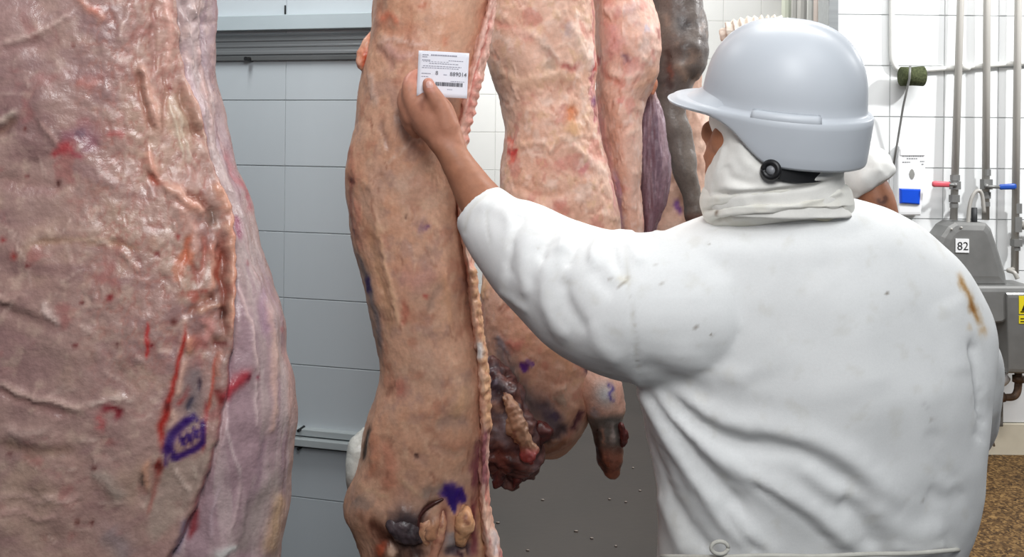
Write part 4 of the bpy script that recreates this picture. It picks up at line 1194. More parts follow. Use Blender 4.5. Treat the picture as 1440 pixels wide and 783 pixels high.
# ---------------- pair of sides hanging behind
bl_rows = [(-420, 745, 770), (-250, 720, 800), (-120, 704, 828), (-40, 694, 834), (0, 688, 835), (40, 684, 837), (75, 683, 838), (95, 688, 839), (120, 697, 839), (150, 706, 840), (180, 711, 842), (210, 708, 847), (250, 704, 858), (290, 702, 867), (330, 692, 872), (380, 680, 868), (430, 677, 860), (480, 678, 850), (520, 682, 842), (555, 684, 838), (590, 694, 828), (615, 716, 815), (632, 740, 800), (642, 752, 785)]
me = loft(bl_rows, 2.30, [(-420, .04), (-120, .11), (0, .13), (450, .14), (600, .12), (642, .03)], .13, 340, 260, ex=(.95, .85), frontfrac=.75)
def paint_bl(s):
    s.hs = .8
    rs = np.random.RandomState(21)
    s.mottle((226, 188, 168), 7, -.1, .5, .8, off=1); s.mottle((204, 156, 132), 10, .1, .6, .7, off=2); s.mottle((232, 206, 192), 26, .15, .6, .6, off=3)
    s.mottle((198, 130, 116), 18, .25, .6, .6, off=4); s.mottle((214, 176, 140), 34, .2, .6, .5, off=5)
    s.relief(7, .007, 2, off=1); s.relief(28, .0024, 3, off=2); s.relief(80, .0010, 3, off=3)
    s.mix(sstep(s.y, 380, 480) * .35, (196, 140, 112))
    s.mix(np.exp(-((s.x - 712) / 30)**2 - ((s.y - 110) / 60)**2) * .6, (158, 130, 116))
    for (pts, wd, c, a, h) in [
        ([(690, 30), (720, 40), (745, 50)], 5, (206, 134, 120), .6, -.004), ([(720, 40), (760, 56), (790, 90)], 5, (236, 206, 188), .6, .006),
        ([(800, 30), (815, 60), (826, 90)], 6, (240, 212, 196), .6, .006), ([(790, 90), (805, 98), (815, 92)], 5, (176, 90, 84), .8, -.004),
        ([(700, 90), (725, 115), (760, 110), (800, 100)], 9, (220, 186, 160), .6, .006), ([(725, 120), (724, 140)], 4, (230, 196, 176), .8, .006),
        ([(760, 60), (775, 80), (770, 100)], 8, (160, 140, 130), .5, -.004), ([(800, 30), (796, 50)], 5, (170, 150, 156), .5, 0),
        ([(802, 148), (805, 160), (800, 170)], [6, 8, 6], (206, 120, 76), .85, -.002), ([(808, 170), (802, 190)], 12, (216, 166, 118), .6, .003),
        ([(716, 190), (720, 215), (718, 230)], [4, 6, 4], (206, 98, 84), .8, -.004), ([(714, 215), (726, 212)], 4, (190, 60, 58), .8, 0),
        ([(783, 225), (795, 240)], 12, (212, 138, 126), .6, 0), ([(818, 235), (826, 240)], 10, (196, 114, 118), .7, 0), ([(780, 290), (800, 300)], 8, (206, 130, 118), .5, 0),
        ([(800, 200), (830, 225), (850, 245)], 5, (240, 210, 196), .5, .005), ([(720, 260), (760, 275), (800, 270)], 5, (210, 160, 136), .5, -.005),
        ([(730, 205), (760, 200), (780, 215)], 4, (230, 190, 170), .5, .005), ([(830, 60), (832, 100)], 5, (240, 220, 210), .7, .006),
        ([(710, 300), (740, 290), (770, 310)], 5, (232, 196, 170), .5, .004),
        ([(836, 0), (838, 60), (836, 85), (834, 130), (841, 170), (850, 205), (860, 250), (866, 300)], 3.4, (190, 110, 116), .9, -.006),
        ([(838, 88), (840, 100)], 4, (166, 50, 46), .9, 0), ([(838, 135), (836, 150)], 4, (120, 70, 110), .8, 0),
        # shoulder seen under the sleeve
        ([(686, 390), (684, 405), (680, 420)], [5, 6, 4], (232, 190, 150), .9, .006), ([(700, 470), (715, 510), (735, 555), (760, 590)], [9, 12, 14, 16], (128, 116, 118), .8, -.003),
        ([(702, 470), (712, 500)], 4, (150, 146, 156), .7, .003), ([(712, 478), (724, 486), (728, 480)], 6, (206, 128, 116), .7, .003),
        ([(760, 560), (780, 600), (800, 605)], [14, 14, 10], (94, 84, 96), .8, -.004), ([(775, 580), (786, 590)], 6, (70, 60, 92), .7, 0),
        ([(738, 620), (760, 634), (785, 630), (800, 612)], 6, (150, 96, 72), .7, .003), ([(750, 612), (775, 620), (795, 600)], 5, (70, 50, 52), .8, -.005),
        ([(780, 565), (795, 560)], 12, (168, 160, 148), .6, 0), ([(760, 480), (790, 500), (810, 530)], 10, (220, 172, 138), .6, .006),
        ([(740, 440), (770, 470), (800, 490)], 8, (190, 130, 104), .5, -.004), ([(800, 500), (815, 515), (820, 530)], 8, (210, 150, 130), .6, .004),
        ([(818, 575), (812, 590), (806, 606)], [4, 5, 4], (86, 46, 56), .9, -.004), ([(820, 512), (826, 522), (830, 528)], [4, 5, 3], (80, 60, 72), .95, -.003),
        ([(735, 520), (730, 560), (745, 585)], 4, (200, 150, 120), .4, .003),
        ([(700, 440), (720, 430), (760, 450)], 5, (170, 110, 94), .5, -.003),
    ]:
        s.stroke(pts, wd, c, a, h, wob=4)
    for (x, y, r) in ((733, 513, 5), (742, 511, 5.5), (738, 519, 5), (748, 513, 3)):
        s.stroke([(x, y)], r, (74, 26, 130), .9, 0, wob=3, exp=4, fade=False)
    for k in range(140):
        x0 = rs.uniform(690, 860); y0 = rs.uniform(-10, 560); an = rs.normal(.6, .8); ln = rs.uniform(8, 26)
        p = [(x0, y0), (x0 + ln * .5 * math.cos(an) + rs.normal(0, 2), y0 + ln * .5 * math.sin(an)), (x0 + ln * math.cos(an), y0 + ln * math.sin(an))]
        up_ = rs.rand() < .55
        s.stroke(p, rs.uniform(1.2, 2.6), (240, 212, 192) if up_ else (184, 122, 104), rs.uniform(.25, .5), .003 if up_ else -.003, wob=3)
back_left = part('beef_side', me, (222, 178, 156), None, 6, paint_bl, painted('hung_carcass_surface', rough=.5, spec=.4, var=.07, vscale=110, bump=.4, bscale=120, bdist=.0025, rvar=.12))
tag(back_left, 'pinkish beef side behind the raised arm, its foreleg stump hanging below the sleeve', 'beef side')
def p_leg(s):
    s.mottle((196, 150, 132), 20, 0, .5, .7); s.relief(24, .004)
    s.mix(np.exp(-((s.x - 850) / 16)**2 - ((s.y - 555) / 18)**2) * .85, (176, 186, 192))
    s.mix(sstep(s.y, 578, 592) * .9, (98, 98, 96)); s.mix(sstep(s.y, 618, 645) * .95, (150, 92, 72)); s.mottle((110, 66, 54), 45, .1, .6, .8, off=9, mask=sstep(s.y, 615, 640))
    s.stroke([(856, 540), (862, 548), (856, 556), (862, 564)], 2, (70, 56, 140), .9, 0, wob=1, fade=False)
    s.stroke([(846, 600), (850, 625)], 2.4, (190, 140, 120), .7, .002); s.stroke([(860, 595), (862, 625)], 2.4, (190, 176, 170), .7, .002)
    s.stroke([(838, 600), (842, 640), (852, 664)], 4, (60, 40, 36), .8, -.002); s.stroke([(832, 585), (838, 576)], 8, (130, 136, 150), .6, 0)
    s.stroke([(877, 606), (879, 622)], 5, (120, 40, 40), .9, .003, back=True)
    s.stroke([(870, 535), (872, 570)], 5, (222, 168, 150), .8, 0, back=True)
part('foreleg', blob([(815, 520, 2.27, 34), (840, 545, 2.24, 34), (850, 570, 2.23, 30), (852, 592, 2.23, 24), (856, 620, 2.23, 20), (858, 645, 2.23, 18), (860, 662, 2.23, 11)], n=48, sub=16), (212, 166, 146), back_left, 7, p_leg)
part('dewclaw', blob([(874, 598, 2.2, 4), (878, 612, 2.2, 6), (876, 626, 2.2, 3)]), (96, 44, 42), back_left, 8, lambda s: (s.relief(60, .004), s.mottle((70, 34, 32), 60, 0, .5, .8)))
def p_neck(s):
    s.mottle((140, 92, 80), 22, 0, .5, .8); s.mottle((60, 32, 34), 30, .05, .4, .8, off=3); s.mottle((112, 104, 112), 26, .1, .5, .6, off=6)
    s.relief(16, .020, 3); s.relief(50, .006, 3, off=4)
    s.stroke([(694, 534), (700, 545), (706, 552)], [7, 8, 6], (34, 20, 30), .95, .006); s.stroke([(697, 540)], 3, (190, 190, 210), .5, .002)
    s.stroke([(690, 580), (706, 590), (716, 610)], 8, (128, 122, 132), .7, .006); s.stroke([(688, 600), (705, 616), (715, 630)], 7, (110, 100, 106), .7, .006)
    s.stroke([(690, 640), (715, 650), (730, 660)], 14, (92, 42, 36), .85, 0); s.stroke([(716, 640), (722, 665), (718, 680)], 6, (48, 22, 24), .9, -.004)
    s.stroke([(686, 566), (700, 572), (708, 580)], 5, (196, 160, 140), .7, .004)
nk = blob([(692, 518, 2.16, 20), (702, 556, 2.14, 32), (709, 600, 2.14, 42), (716, 636, 2.15, 42), (716, 660, 2.15, 32), (718, 676, 2.15, 14)], n=64, sub=18)
neck = part('neck', nk, (104, 70, 66), back_left, 9, p_neck)
def p_strip(s):
    s.mottle((170, 130, 104), 40, 0, .5, .7); s.mottle((116, 74, 62), 50, .2, .6, .7, off=4); s.relief(26, .010, 3); s.relief(80, .003); s.mix(sstep(s.y, 625, 640) * .9, (140, 54, 54))
part('tendon', blob([(704, 548, 2.10, 3), (712, 560, 2.08, 6), (722, 578, 2.065, 8), (726, 598, 2.06, 13), (738, 620, 2.06, 11), (746, 638, 2.065, 13), (750, 648, 2.07, 5)], n=40, sub=14), (158, 120, 96), neck, 10, p_strip)
for k, (x, y) in enumerate(((700, 684), (724, 686), (736, 672), (756, 640))):
    part('shred', blob([(x + 5, y - 34, 2.13, 14), (x + 1, y - 12, 2.12, 7), (x - 3, y, 2.12, 1.5)], n=20, sub=8), (84, 36, 34), neck, 11 + k, lambda s: (s.relief(30, .010, 3), s.mottle((50, 24, 24), 50, 0, .5, .8)))

br_rows = [(-420, 850, 872), (-250, 838, 888), (-120, 834, 900), (-40, 834, 908), (0, 834, 913), (30, 835, 924), (60, 836, 928), (90, 838, 928), (115, 838, 922), (140, 837, 908), (165, 840, 900), (200, 846, 899), (250, 858, 900), (300, 866, 902), (350, 870, 902), (420, 866, 895), (480, 855, 880), (520, 850, 866)]
me = loft(br_rows, 2.49, [(-420, .04), (-120, .1), (60, .15), (200, .12), (520, .05)], .12, 260, 150, ex=(.95, .9), frontfrac=.75)
def paint_br(s):
    rs = np.random.RandomState(31)
    s.mottle((234, 196, 180), 8, -.1, .5, .8, off=1); s.mottle((214, 164, 142), 12, .1, .6, .7, off=2); s.mottle((240, 214, 204), 30, .15, .6, .6, off=3); s.mottle((214, 140, 130), 20, .25, .6, .5, off=4)
    s.relief(7, .008, 2, off=1); s.relief(30, .0024, 3, off=2); s.relief(90, .0010, 3, off=3)
    for (pts, wd, c, a, h) in [
        ([(858, 30), (864, 60), (856, 80)], [8, 12, 8], (218, 150, 150), .6, 0), ([(905, 40), (912, 42)], 7, (186, 182, 200), .7, 0), ([(924, 40), (926, 55)], 3, (150, 80, 70), .8, 0),
        ([(876, 74), (884, 88)], [4, 5], (132, 96, 108), .85, -.003), ([(850, 100), (880, 110), (905, 100)], 6, (240, 208, 190), .6, .006), ([(845, 96), (860, 112), (880, 124)], 4, (214, 140, 124), .7, -.004),
        ([(868, 140), (875, 144)], 5, (206, 112, 106), .6, 0), ([(890, 120), (912, 116), (924, 96)], 5, (226, 178, 150), .7, .004), ([(838, 92), (840, 80)], 4, (176, 60, 56), .9, 0),
        ([(836, 130), (842, 160), (850, 195), (862, 240), (870, 310)], 4, (224, 160, 156), .8, .004), ([(868, 240), (872, 280), (874, 330)], 3, (190, 150, 190), .6, 0),
        ([(880, 180), (884, 230), (890, 280)], 9, (226, 180, 160), .5, .003), ([(850, 10), (870, 16), (900, 6)], 8, (230, 196, 196), .5, .004),
    ]: s.stroke(pts, wd, c, a, h, wob=4)
    for k in range(60):
        x0 = rs.uniform(840, 915); y0 = rs.uniform(-10, 330); an = rs.normal(1.1, .8); ln = rs.uniform(8, 22)
        p = [(x0, y0), (x0 + ln * .5 * math.cos(an), y0 + ln * .5 * math.sin(an)), (x0 + ln * math.cos(an), y0 + ln * math.sin(an))]
        up_ = rs.rand() < .55
        s.stroke(p, rs.uniform(1.2, 2.4), (244, 218, 202) if up_ else (192, 130, 112), rs.uniform(.25, .5), .003 if up_ else -.003, wob=3)
back_right = part('beef_side', me, (230, 186, 166), None, 15, paint_br, MATS['hung_carcass_surface'])
tag(back_right, 'pink beef side with rounded rump, between the seam and the purple hanging flank', 'beef side')
def p_flank(s):
    s.mottle((158, 134, 142), 24, -.1, .4, .8, stretch=(1, 1, .2)); s.mottle((104, 80, 94), 30, .1, .6, .7, stretch=(1, 1, .2), off=4); s.mottle((176, 154, 166), 60, .2, .6, .6, stretch=(1, 1, .15), off=6)
    s.mix(sstep(s.y, 240, 300) * .6, (108, 72, 82)); s.relief(40, .004, 4, (1, 1, .2)); s.relief(110, .002, 2, (1, 1, .3), 5)
    s.mix(sstep(s.y, 150, 125) * .7, (206, 170, 160))
me = loft([(112, 912, 918), (130, 905, 922), (150, 901, 929), (180, 898, 936), (210, 897, 941), (240, 897, 943), (270, 899, 940), (290, 900, 935), (310, 902, 926), (330, 904, 918), (350, 906, 914)], 2.56, .045, .03, 120, 90, ex=(1, 1))
part('flank', me, (138, 114, 124), back_right, 16, p_flank)
part('fat_tag', blob([(916, 105, 2.46, 5), (919, 118, 2.45, 6), (918, 130, 2.45, 3)]), (206, 140, 112), back_right, 17)

# ---------------- last side, in the shade behind the helmet
me = loft([(-300, 945, 985), (-120, 928, 1000), (0, 915, 985), (60, 910, 990), (120, 908, 985), (180, 905, 1000), (240, 905, 1004), (300, 908, 1004), (360, 915, 1000), (450, 930, 985), (520, 945, 970)], 2.85, .1, .1, 200, 120, ex=(1, .9))
def p_bk(s):
    s.mottle((228, 196, 178), 12, -.1, .5, .7); s.mottle((196, 150, 132), 16, .1, .6, .5, off=3); s.relief(14, .008); s.relief(50, .003, off=3)
    s.stroke([(951, 288), (955, 296)], 4, (120, 70, 150), .85, 0, wob=3, fade=False)
    s.stroke([(951, 284)], 3, (110, 66, 150), .7, 0, wob=3, fade=False)
shade_side = part('beef_side', me, (216, 178, 158), None, 18, p_bk, MATS['hung_carcass_surface'])
tag(shade_side, 'partly hidden beef side next to the helmet brim with a dark grey shank', 'beef side')
def p_shank(s):
    s.mottle((112, 104, 98), 12, -.1, .4, .8); s.mottle((66, 60, 58), 14, .25, .7, .7, off=3); s.mottle((146, 124, 110), 20, .2, .6, .6, off=5); s.relief(12, .008, 2); s.relief(40, .0016, 3, off=2)
    s.stroke([(955, 20), (962, 40), (972, 30)], 8, (62, 58, 58), .8, -.006); s.stroke([(950, 70), (970, 62), (985, 72)], 8, (72, 64, 60), .8, .004); s.stroke([(948, 90), (960, 100), (966, 115)], 8, (150, 128, 112), .7, .004)
    s.stroke([(938, 60), (940, 110), (942, 130)], 5, (70, 52, 48), .9, -.004); s.stroke([(940, 90), (945, 110)], 4, (150, 90, 76), .7, 0)
    s.mix(sstep(s.y, 120, 150) * .85, (116, 108, 101)); s.mix(sstep(s.y, 295, 305) * .8, (110, 82, 72))
    s.stroke([(978, 312), (992, 312)], 5, (140, 96, 86), .7, 0)
part('shank', blob([(945, -90, 2.68, 30), (950, -20, 2.68, 34), (956, 40, 2.67, 36), (958, 78, 2.66, 37), (948, 110, 2.66, 30), (946, 150, 2.66, 20), (954, 200, 2.66, 19), (964, 245, 2.66, 17), (974, 282, 2.66, 14), (982, 304, 2.66, 15), (990, 312, 2.66, 11)], n=56, sub=14), (98, 90, 86), shade_side, 19, p_shank)

# overhead rail and hooks that carry the sides (above the picture)
bm = bmesh.new()
add_tube(bm, [Vector((-2.3, .75, 2.95)), Vector((-.8, 1.25, 2.95)), Vector((-.16, 1.8, 2.95)), Vector((.15, 2.34, 2.95)), Vector((.55, 2.87, 2.95)), Vector((1.3, 3.6, 2.95))], .02, 10)
hr = link('hanging_rail', bm_mesh(bm, True), m_steel); tag(hr, 'steel overhead rail carrying the hanging beef sides', 'rail'); hr['kind'] = 'structure'
hr.name = 'trim_7'
for k, (px, py, d) in enumerate(((0, -410, 1.14), (615, -500, 1.83), (757, -400, 2.30), (861, -400, 2.49), (965, -280, 2.85))):
    q = P(px, py, d)
    bm = bmesh.new()
    S_ = spline([(0, 0.03, -.05), (0, -.03, -.04), (0, -.03, .02), (0, 0, .05), (0, 0, 2.93 - q[2])], 6)
    add_tube(bm, [Vector(v) for v in S_], .006, 8)
    par = (front_side, middle_side, back_left, back_right, shade_side)[k]
    for v in bm.verts: v.co += Vector(q)
    link('hook', bm_mesh(bm, True), m_steel, par)
# ================================================================== THE WORKER
m_skin = painted('skin', rough=.5, spec=.4, var=.06, vscale=120, bump=.25, bscale=260, bdist=.0008, rvar=.08, sss=.0)
m_cloth = painted('white_cotton', rough=.88, spec=.15, var=.02, vscale=300, bump=.22, bscale=700, bdist=.0006, rvar=.05)
SKIN = (168, 116, 90)
HEADC = P(1080, 178, 1.47)
YAW = math.radians(66)
PIT = math.radians(8)
Fv = Vector((-math.sin(YAW) * math.cos(PIT), math.cos(YAW) * math.cos(PIT), math.sin(PIT)))
Rv = Vector((math.cos(YAW), math.sin(YAW), 0)).normalized()
Uv = Rv.cross(Fv).normalized()
HM = Matrix((Fv, Rv, Uv)).transposed().to_4x4()
def hp(f, r, u): return Vector(HEADC) + Fv * f + Rv * r + Uv * u

def leg_pts(x, y, z): return Vector((x, y, z))
TX, TY = float(P(1130, 500, 1.52)[0]), 1.55
bm = bmesh.new()
# skull, jaw, face
add_ball(bm, hp(-.012, 0, .025), (.098, .074, .098), 4, HM)
add_ball(bm, hp(.03, 0, -.055), (.062, .056, .06), 4, HM)
add_ball(bm, hp(.055, 0, -.085), (.034, .034, .026), 3, HM)
add_ball(bm, hp(.086, 0, -.022), (.02, .013, .022), 3, HM)          # nose
add_ball(bm, hp(.075, 0, -.062), (.02, .026, .012), 3, HM)           # lips
add_ball(bm, hp(.066, 0, .020), (.022, .050, .022), 3, HM)             # brow
for sg in (-1, 1):
    add_ball(bm, hp(.046, sg * .038, -.030), (.034, .026, .034), 3, HM)   # cheekbones
    add_ball(bm, hp(-.012, sg * .070, -.012), (.016, .008, .028), 3, HM)   # ears, under the hood
NB = P(1092, 262, 1.50)
add_tube(bm, [Vector(hp(-.03, 0, -.05)), Vector(NB), Vector(NB) + Vector((.02, .02, -.09))], [.056, .056, .07], 20)
# trunk and legs inside the clothes
def ell(px, py, d, rx, ry, rz): add_ball(bm, P(px, py, d), (rx, ry, rz), 3)
ell(1140, 420, 1.53, .19, .09, .14); ell(1140, 560, 1.53, .19, .10, .16); ell(1140, 720, 1.55, .18, .10, .16)
PZ = .86
for sg in (-1, 1):
    add_tube(bm, [Vector((TX + sg * .09, TY, PZ)), Vector((TX + sg * .10, TY, .48)), Vector((TX + sg * .10, TY + .03, .12))], [.088, .055, .042], 16)
    add_tube(bm, [Vector((TX + sg * .10, TY + .05, .07)), Vector((TX + sg * .11, TY + .16, .05))], [.04, .035], 12)
# left arm reaching to the tag
px_tube(bm, [(940, 400, 1.50, 58), (850, 410, 1.53, 48), (760, 372, 1.57, 40), (705, 318, 1.61, 38), (676, 282, 1.635, 32), (652, 244, 1.655, 25), (634, 214, 1.665, 21), (622, 196, 1.668, 22)], 24, 6)
# hand: palm, thumb and four fingers closing on the card
px_tube(bm, [(640, 216, 1.665, 19), (624, 190, 1.668, 27), (611, 168, 1.67, 32), (601, 150, 1.674, 29), (596, 140, 1.678, 20)], 24, 6, (.8, 1.0))
px_tube(bm, [(628, 178, 1.658, 18), (622, 156, 1.650, 14), (613, 139, 1.646, 12.5), (606, 127, 1.644, 11), (602, 117, 1.645, 9)], 18, 6)          # thumb
px_tube(bm, [(588, 158, 1.672, 15), (578, 137, 1.676, 12.5), (576, 119, 1.682, 11), (582, 108, 1.690, 10), (594, 106, 1.697, 9)], 18, 6)         # index
px_tube(bm, [(580, 166, 1.684, 14), (570, 146, 1.692, 12), (572, 130, 1.702, 11), (584, 124, 1.708, 10), (598, 124, 1.708, 9)], 16, 6)           # middle
px_tube(bm, [(580, 176, 1.694, 13), (571, 160, 1.704, 11), (575, 147, 1.713, 10), (588, 142, 1.716, 9), (602, 143, 1.714, 8.5)], 16, 6)           # ring
px_tube(bm, [(586, 184, 1.700, 12), (579, 172, 1.710, 10), (583, 161, 1.718, 9), (596, 158, 1.719, 8)], 16, 6)                                   # little
# right arm, held forward in front of the body, with its hand
px_tube(bm, [(1285, 410, 1.53, 44), (1335, 470, 1.57, 32), (1352, 545, 1.62, 28), (1335, 600, 1.75, 26), (1300, 620, 1.90, 24), (1285, 624, 1.95, 24), (1270, 628, 2.0, 28)], 20, 6)
for k in range(4):
    px_tube(bm, [(1268 + k * 4, 612 + k * 11, 2.02, 8), (1258 + k * 4, 612 + k * 11, 2.07, 7.5), (1262 + k * 3, 616 + k * 10, 2.10, 7)], 12, 4)
px_tube(bm, [(1288, 606, 1.97, 9), (1284, 594, 2.02, 8.5), (1280, 588, 2.06, 7)], 12, 4)
me = voxel(bm, .0048, 5, .5)
def p_skin(s):
    s.mottle((182, 124, 96), 14, 0, .6, .5); s.mottle((150, 98, 74), 20, .1, .6, .4, off=3)
    hand = sstep(s.x, 660, 640) * sstep(s.y, 215, 200)
    s.mix(hand * .45, (196, 138, 116)); s.mix(sstep(s.y, 128, 108) * hand * .55, (214, 146, 130))
    s.stroke([(606, 130), (603, 116)], 8, (206, 140, 124), .6, 0, wob=1)
    s.stroke([(600, 160), (612, 150), (618, 140)], 5, (150, 98, 76), .35, -.0008, wob=1); s.stroke([(577, 124), (580, 128)], 3, (150, 96, 76), .4, -.0006, wob=1)
    s.stroke([(598, 134), (592, 146), (596, 156)], 4, (120, 74, 60), .5, -.001, wob=1)
    s.relief(60, .0006, 3)
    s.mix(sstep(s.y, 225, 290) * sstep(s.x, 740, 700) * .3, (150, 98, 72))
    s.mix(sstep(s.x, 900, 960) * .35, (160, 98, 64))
person = part('person', me, SKIN, None, 40, p_skin, m_skin)
tag(person, 'person in white work coat and white helmet, back turned, arm reaching to a paper tag', 'person')
# thumb nail
bm = bmesh.new(); add_ball(bm, (0, 0, 0), (.0065, .0022, .0085), 3)
bmesh.ops.rotate(bm, cent=(0, 0, 0), matrix=Matrix.Rotation(-.35, 3, 'Y'), verts=bm.verts)
bmesh.ops.translate(bm, vec=Vector(P(604, 120, 1.6335)), verts=bm.verts)
nl = link('thumb_nail', bm_mesh(bm, True), mat('nail', (226, 178, 166), .3, var=.02), person)

# ---------------- coat
bm = bmesh.new()
coat_rows = [(276, 1120, 1185), (284, 1070, 1215), (292, 1030, 1240), (302, 990, 1258), (316, 950, 1282), (335, 905, 1306), (365, 882, 1341), (400, 876, 1370), (440, 876, 1390), (480, 880, 1397), (520, 888, 1394), (560, 897, 1389), (600, 905, 1384), (650, 917, 1376), (700, 924, 1368), (740, 924, 1357), (765, 923, 1350), (790, 923, 1350), (830, 915, 1362), (900, 905, 1368), (980, 900, 1370)]
tm = loft(coat_rows, 1.53, [(276, .085), (302, .125), (335, .145), (400, .155), (520, .165), (650, .150), (765, .135), (980, .14)], [(276, .05), (335, .10), (400, .14), (980, .14)], 90, 72, ex=(1.0, .9))
bm.from_mesh(tm); bpy.data.meshes.remove(tm)
px_tube(bm, [(671, 290, 1.626, 40), (680, 300, 1.62, 44), (700, 322, 1.61, 54), (735, 348, 1.585, 70), (780, 382, 1.555, 84), (830, 412, 1.53, 98), (890, 430, 1.50, 108), (960, 430, 1.50, 112)], 36, 8, cut=True)
px_tube(bm, [(1265, 412, 1.53, 74), (1324, 462, 1.56, 58), (1362, 510, 1.60, 46), (1365, 560, 1.64, 42), (1345, 610, 1.76, 42), (1312, 628, 1.88, 36)], 28, 8)
me = voxel(bm, .0062, 6, .5)
def p_coat(s):
    s.hs = .9
    s.relief(4, .008, 2, off=1); s.relief(14, .0012, 2, off=2)
    s.mottle((226, 227, 226), 8, 0, .6, .6)
    F_ = []
    # sleeve creases
    for (pts, wd, h) in [
        ([(668, 290), (690, 290), (712, 300), (722, 330), (716, 372)], 9, .006), ([(690, 280), (712, 284), (734, 300)], 7, .005),
        ([(738, 296), (724, 322), (718, 360), (712, 392)], 6, -.009), ([(752, 304), (740, 340), (736, 390), (744, 420)], 9, .007),
        ([(790, 304), (768, 338), (760, 372)], 6, -.008), ([(812, 312), (796, 330), (784, 356)], 6, .008), ([(828, 318), (806, 352), (796, 378)], 6, -.007),
        ([(846, 328), (836, 352), (834, 372)], 6, .007), ([(858, 330), (862, 360), (880, 394)], 6, -.006), ([(772, 360), (764, 410), (776, 450), (800, 480)], 10, .008),
        ([(790, 390), (800, 430), (830, 470)], 9, -.006), ([(836, 376), (850, 400), (868, 410)], 12, -.006), ([(884, 330), (890, 350), (904, 372)], 7, .006), ([(826, 450), (846, 490), (872, 512)], 12, .005),
        ([(866, 316), (880, 325), (892, 322)], 7, .007), ([(906, 322), (914, 334)], 5, -.005), ([(920, 318), (930, 330), (935, 344)], 5, .005), ([(944, 322), (952, 334)], 4, -.004),
        ([(700, 410), (720, 424), (742, 440)], 5, .004),
        # armpit to waist, big drapes
        ([(892, 536), (915, 570), (945, 620), (985, 680), (1030, 735), (1080, 775)], [7, 10, 12, 14, 16, 14], .013),
        ([(905, 545), (935, 580), (968, 622), (1010, 680), (1050, 720)], [6, 8, 10, 11, 8], -.010),
        ([(915, 550), (955, 592), (1010, 640), (1060, 672), (1120, 705), (1180, 750), (1205, 776)], [8, 12, 16, 18, 20, 18, 12], .014),
        ([(935, 555), (975, 590), (1030, 622), (1085, 628), (1130, 636), (1180, 664), (1215, 690)], [8, 12, 14, 15, 15, 16, 12], -.014),
        ([(1055, 676), (1090, 700), (1140, 735), (1170, 770)], [6, 8, 10, 8], -.008), ([(1130, 650), (1160, 680), (1190, 694)], 14, .008),
        ([(960, 560), (1010, 590), (1080, 606), (1150, 626), (1220, 668), (1270, 710)], [10, 16, 20, 22, 22, 16], .010),
        ([(905, 600), (925, 650), (945, 700), (980, 750), (1010, 783)], [8, 9, 10, 11, 10], -.008), ([(925, 690), (945, 740), (965, 783)], 12, .007),
        ([(1010, 705), (1040, 745), (1075, 783)], 8, -.007), ([(1225, 700), (1250, 735), (1290, 752), (1330, 735)], [14, 20, 22, 14], .009), ([(1180, 700), (1210, 730), (1235, 775)], 12, -.008),
        ([(1250, 766), (1290, 775), (1330, 764)], 10, .006), ([(1300, 690), (1330, 700), (1355, 690)], 14, -.005), ([(1310, 600), (1320, 650), (1340, 680)], 12, -.004),
        ([(940, 500), (1000, 520), (1060, 540)], 20, .005), ([(900, 510), (950, 540), (1000, 560)], 14, -.005), ([(1372, 480), (1380, 530), (1384, 590)], 9, -.010), ([(1385, 585), (1376, 620)], 8, -.005),
        ([(1040, 310), (1100, 330), (1180, 330), (1240, 312)], 14, -.003), ([(1150, 380), (1200, 460), (1220, 560)], 40, .006), ([(1000, 380), (1040, 470), (1060, 540)], 40, .005), ([(1330, 420), (1350, 470), (1352, 530)], 24, .004),
    ]:
        if max(p_[0] for p_ in pts) < 940 and max(p_[1] for p_ in pts) < 520: h *= .9; wd = wd * 1.08
        s.stroke(pts, wd, None, 0, h, wob=2.0)
    # armhole seam
    s.stroke([(878, 348), (884, 400), (890, 450), (894, 500), (900, 530)], 2.0, (206, 204, 196), .4, -.0025, wob=2)
    for y in np.arange(440, 530, 9):
        s.stroke([(890 + (y - 440) * .1, y)], 1.8, (190, 186, 174), .4, -.001, wob=1, fade=False)
    # cuff hem
    s.stroke([(652, 326), (660, 296), (680, 276), (700, 266)], 2.4, (216, 214, 206), .5, -.002, wob=1, fade=False)
    s.stroke([(690, 284), (684, 310), (690, 345)], 1.6, (206, 205, 198), .35, -.0016, wob=1)
    # stains and specks
    s.stroke([(1347, 384), (1358, 402), (1368, 420), (1376, 440), (1386, 456)], [3, 4.5, 5, 5, 4], (168, 122, 66), .85, 0, wob=3)
    s.stroke([(1368, 424), (1376, 438)], 5, (146, 96, 44), .8, 0, wob=3); s.stroke([(1388, 458), (1388, 472)], 5, (200, 160, 110), .6, 0, wob=3)
    s.stroke([(1368, 460)], 4, (206, 178, 140), .5, 0)
    for (x, y) in ((857, 393), (876, 398), (884, 390), (870, 404), (932, 399), (980, 461), (996, 342), (1245, 413), (926, 508), (757, 347), (920, 372), (1310, 590), (1296, 700), (1140, 560), (1000, 470)):
        s.stroke([(x, y)], 1.9, (116, 104, 90), .75, 0, wob=1, fade=False)
    s.stroke([(868, 392), (888, 392)], 6, (196, 186, 160), .35, 0)
    s.stroke([(1080, 562), (1092, 566)], 2, (190, 190, 190), .5, 0); s.stroke([(1295, 565), (1305, 574)], 3, (206, 206, 206), .6, 0)
    s.mix(sstep(s.y, 600, 780) * sstep(s.x, 1010, 930) * .25, (206, 202, 190))  # duller, warmer tone towards the lower left
    s.mottle((214, 212, 204), 30, .3, .8, .35, off=12)
coat = part('coat', me, (234, 235, 234), person, 41, p_coat, m_cloth)
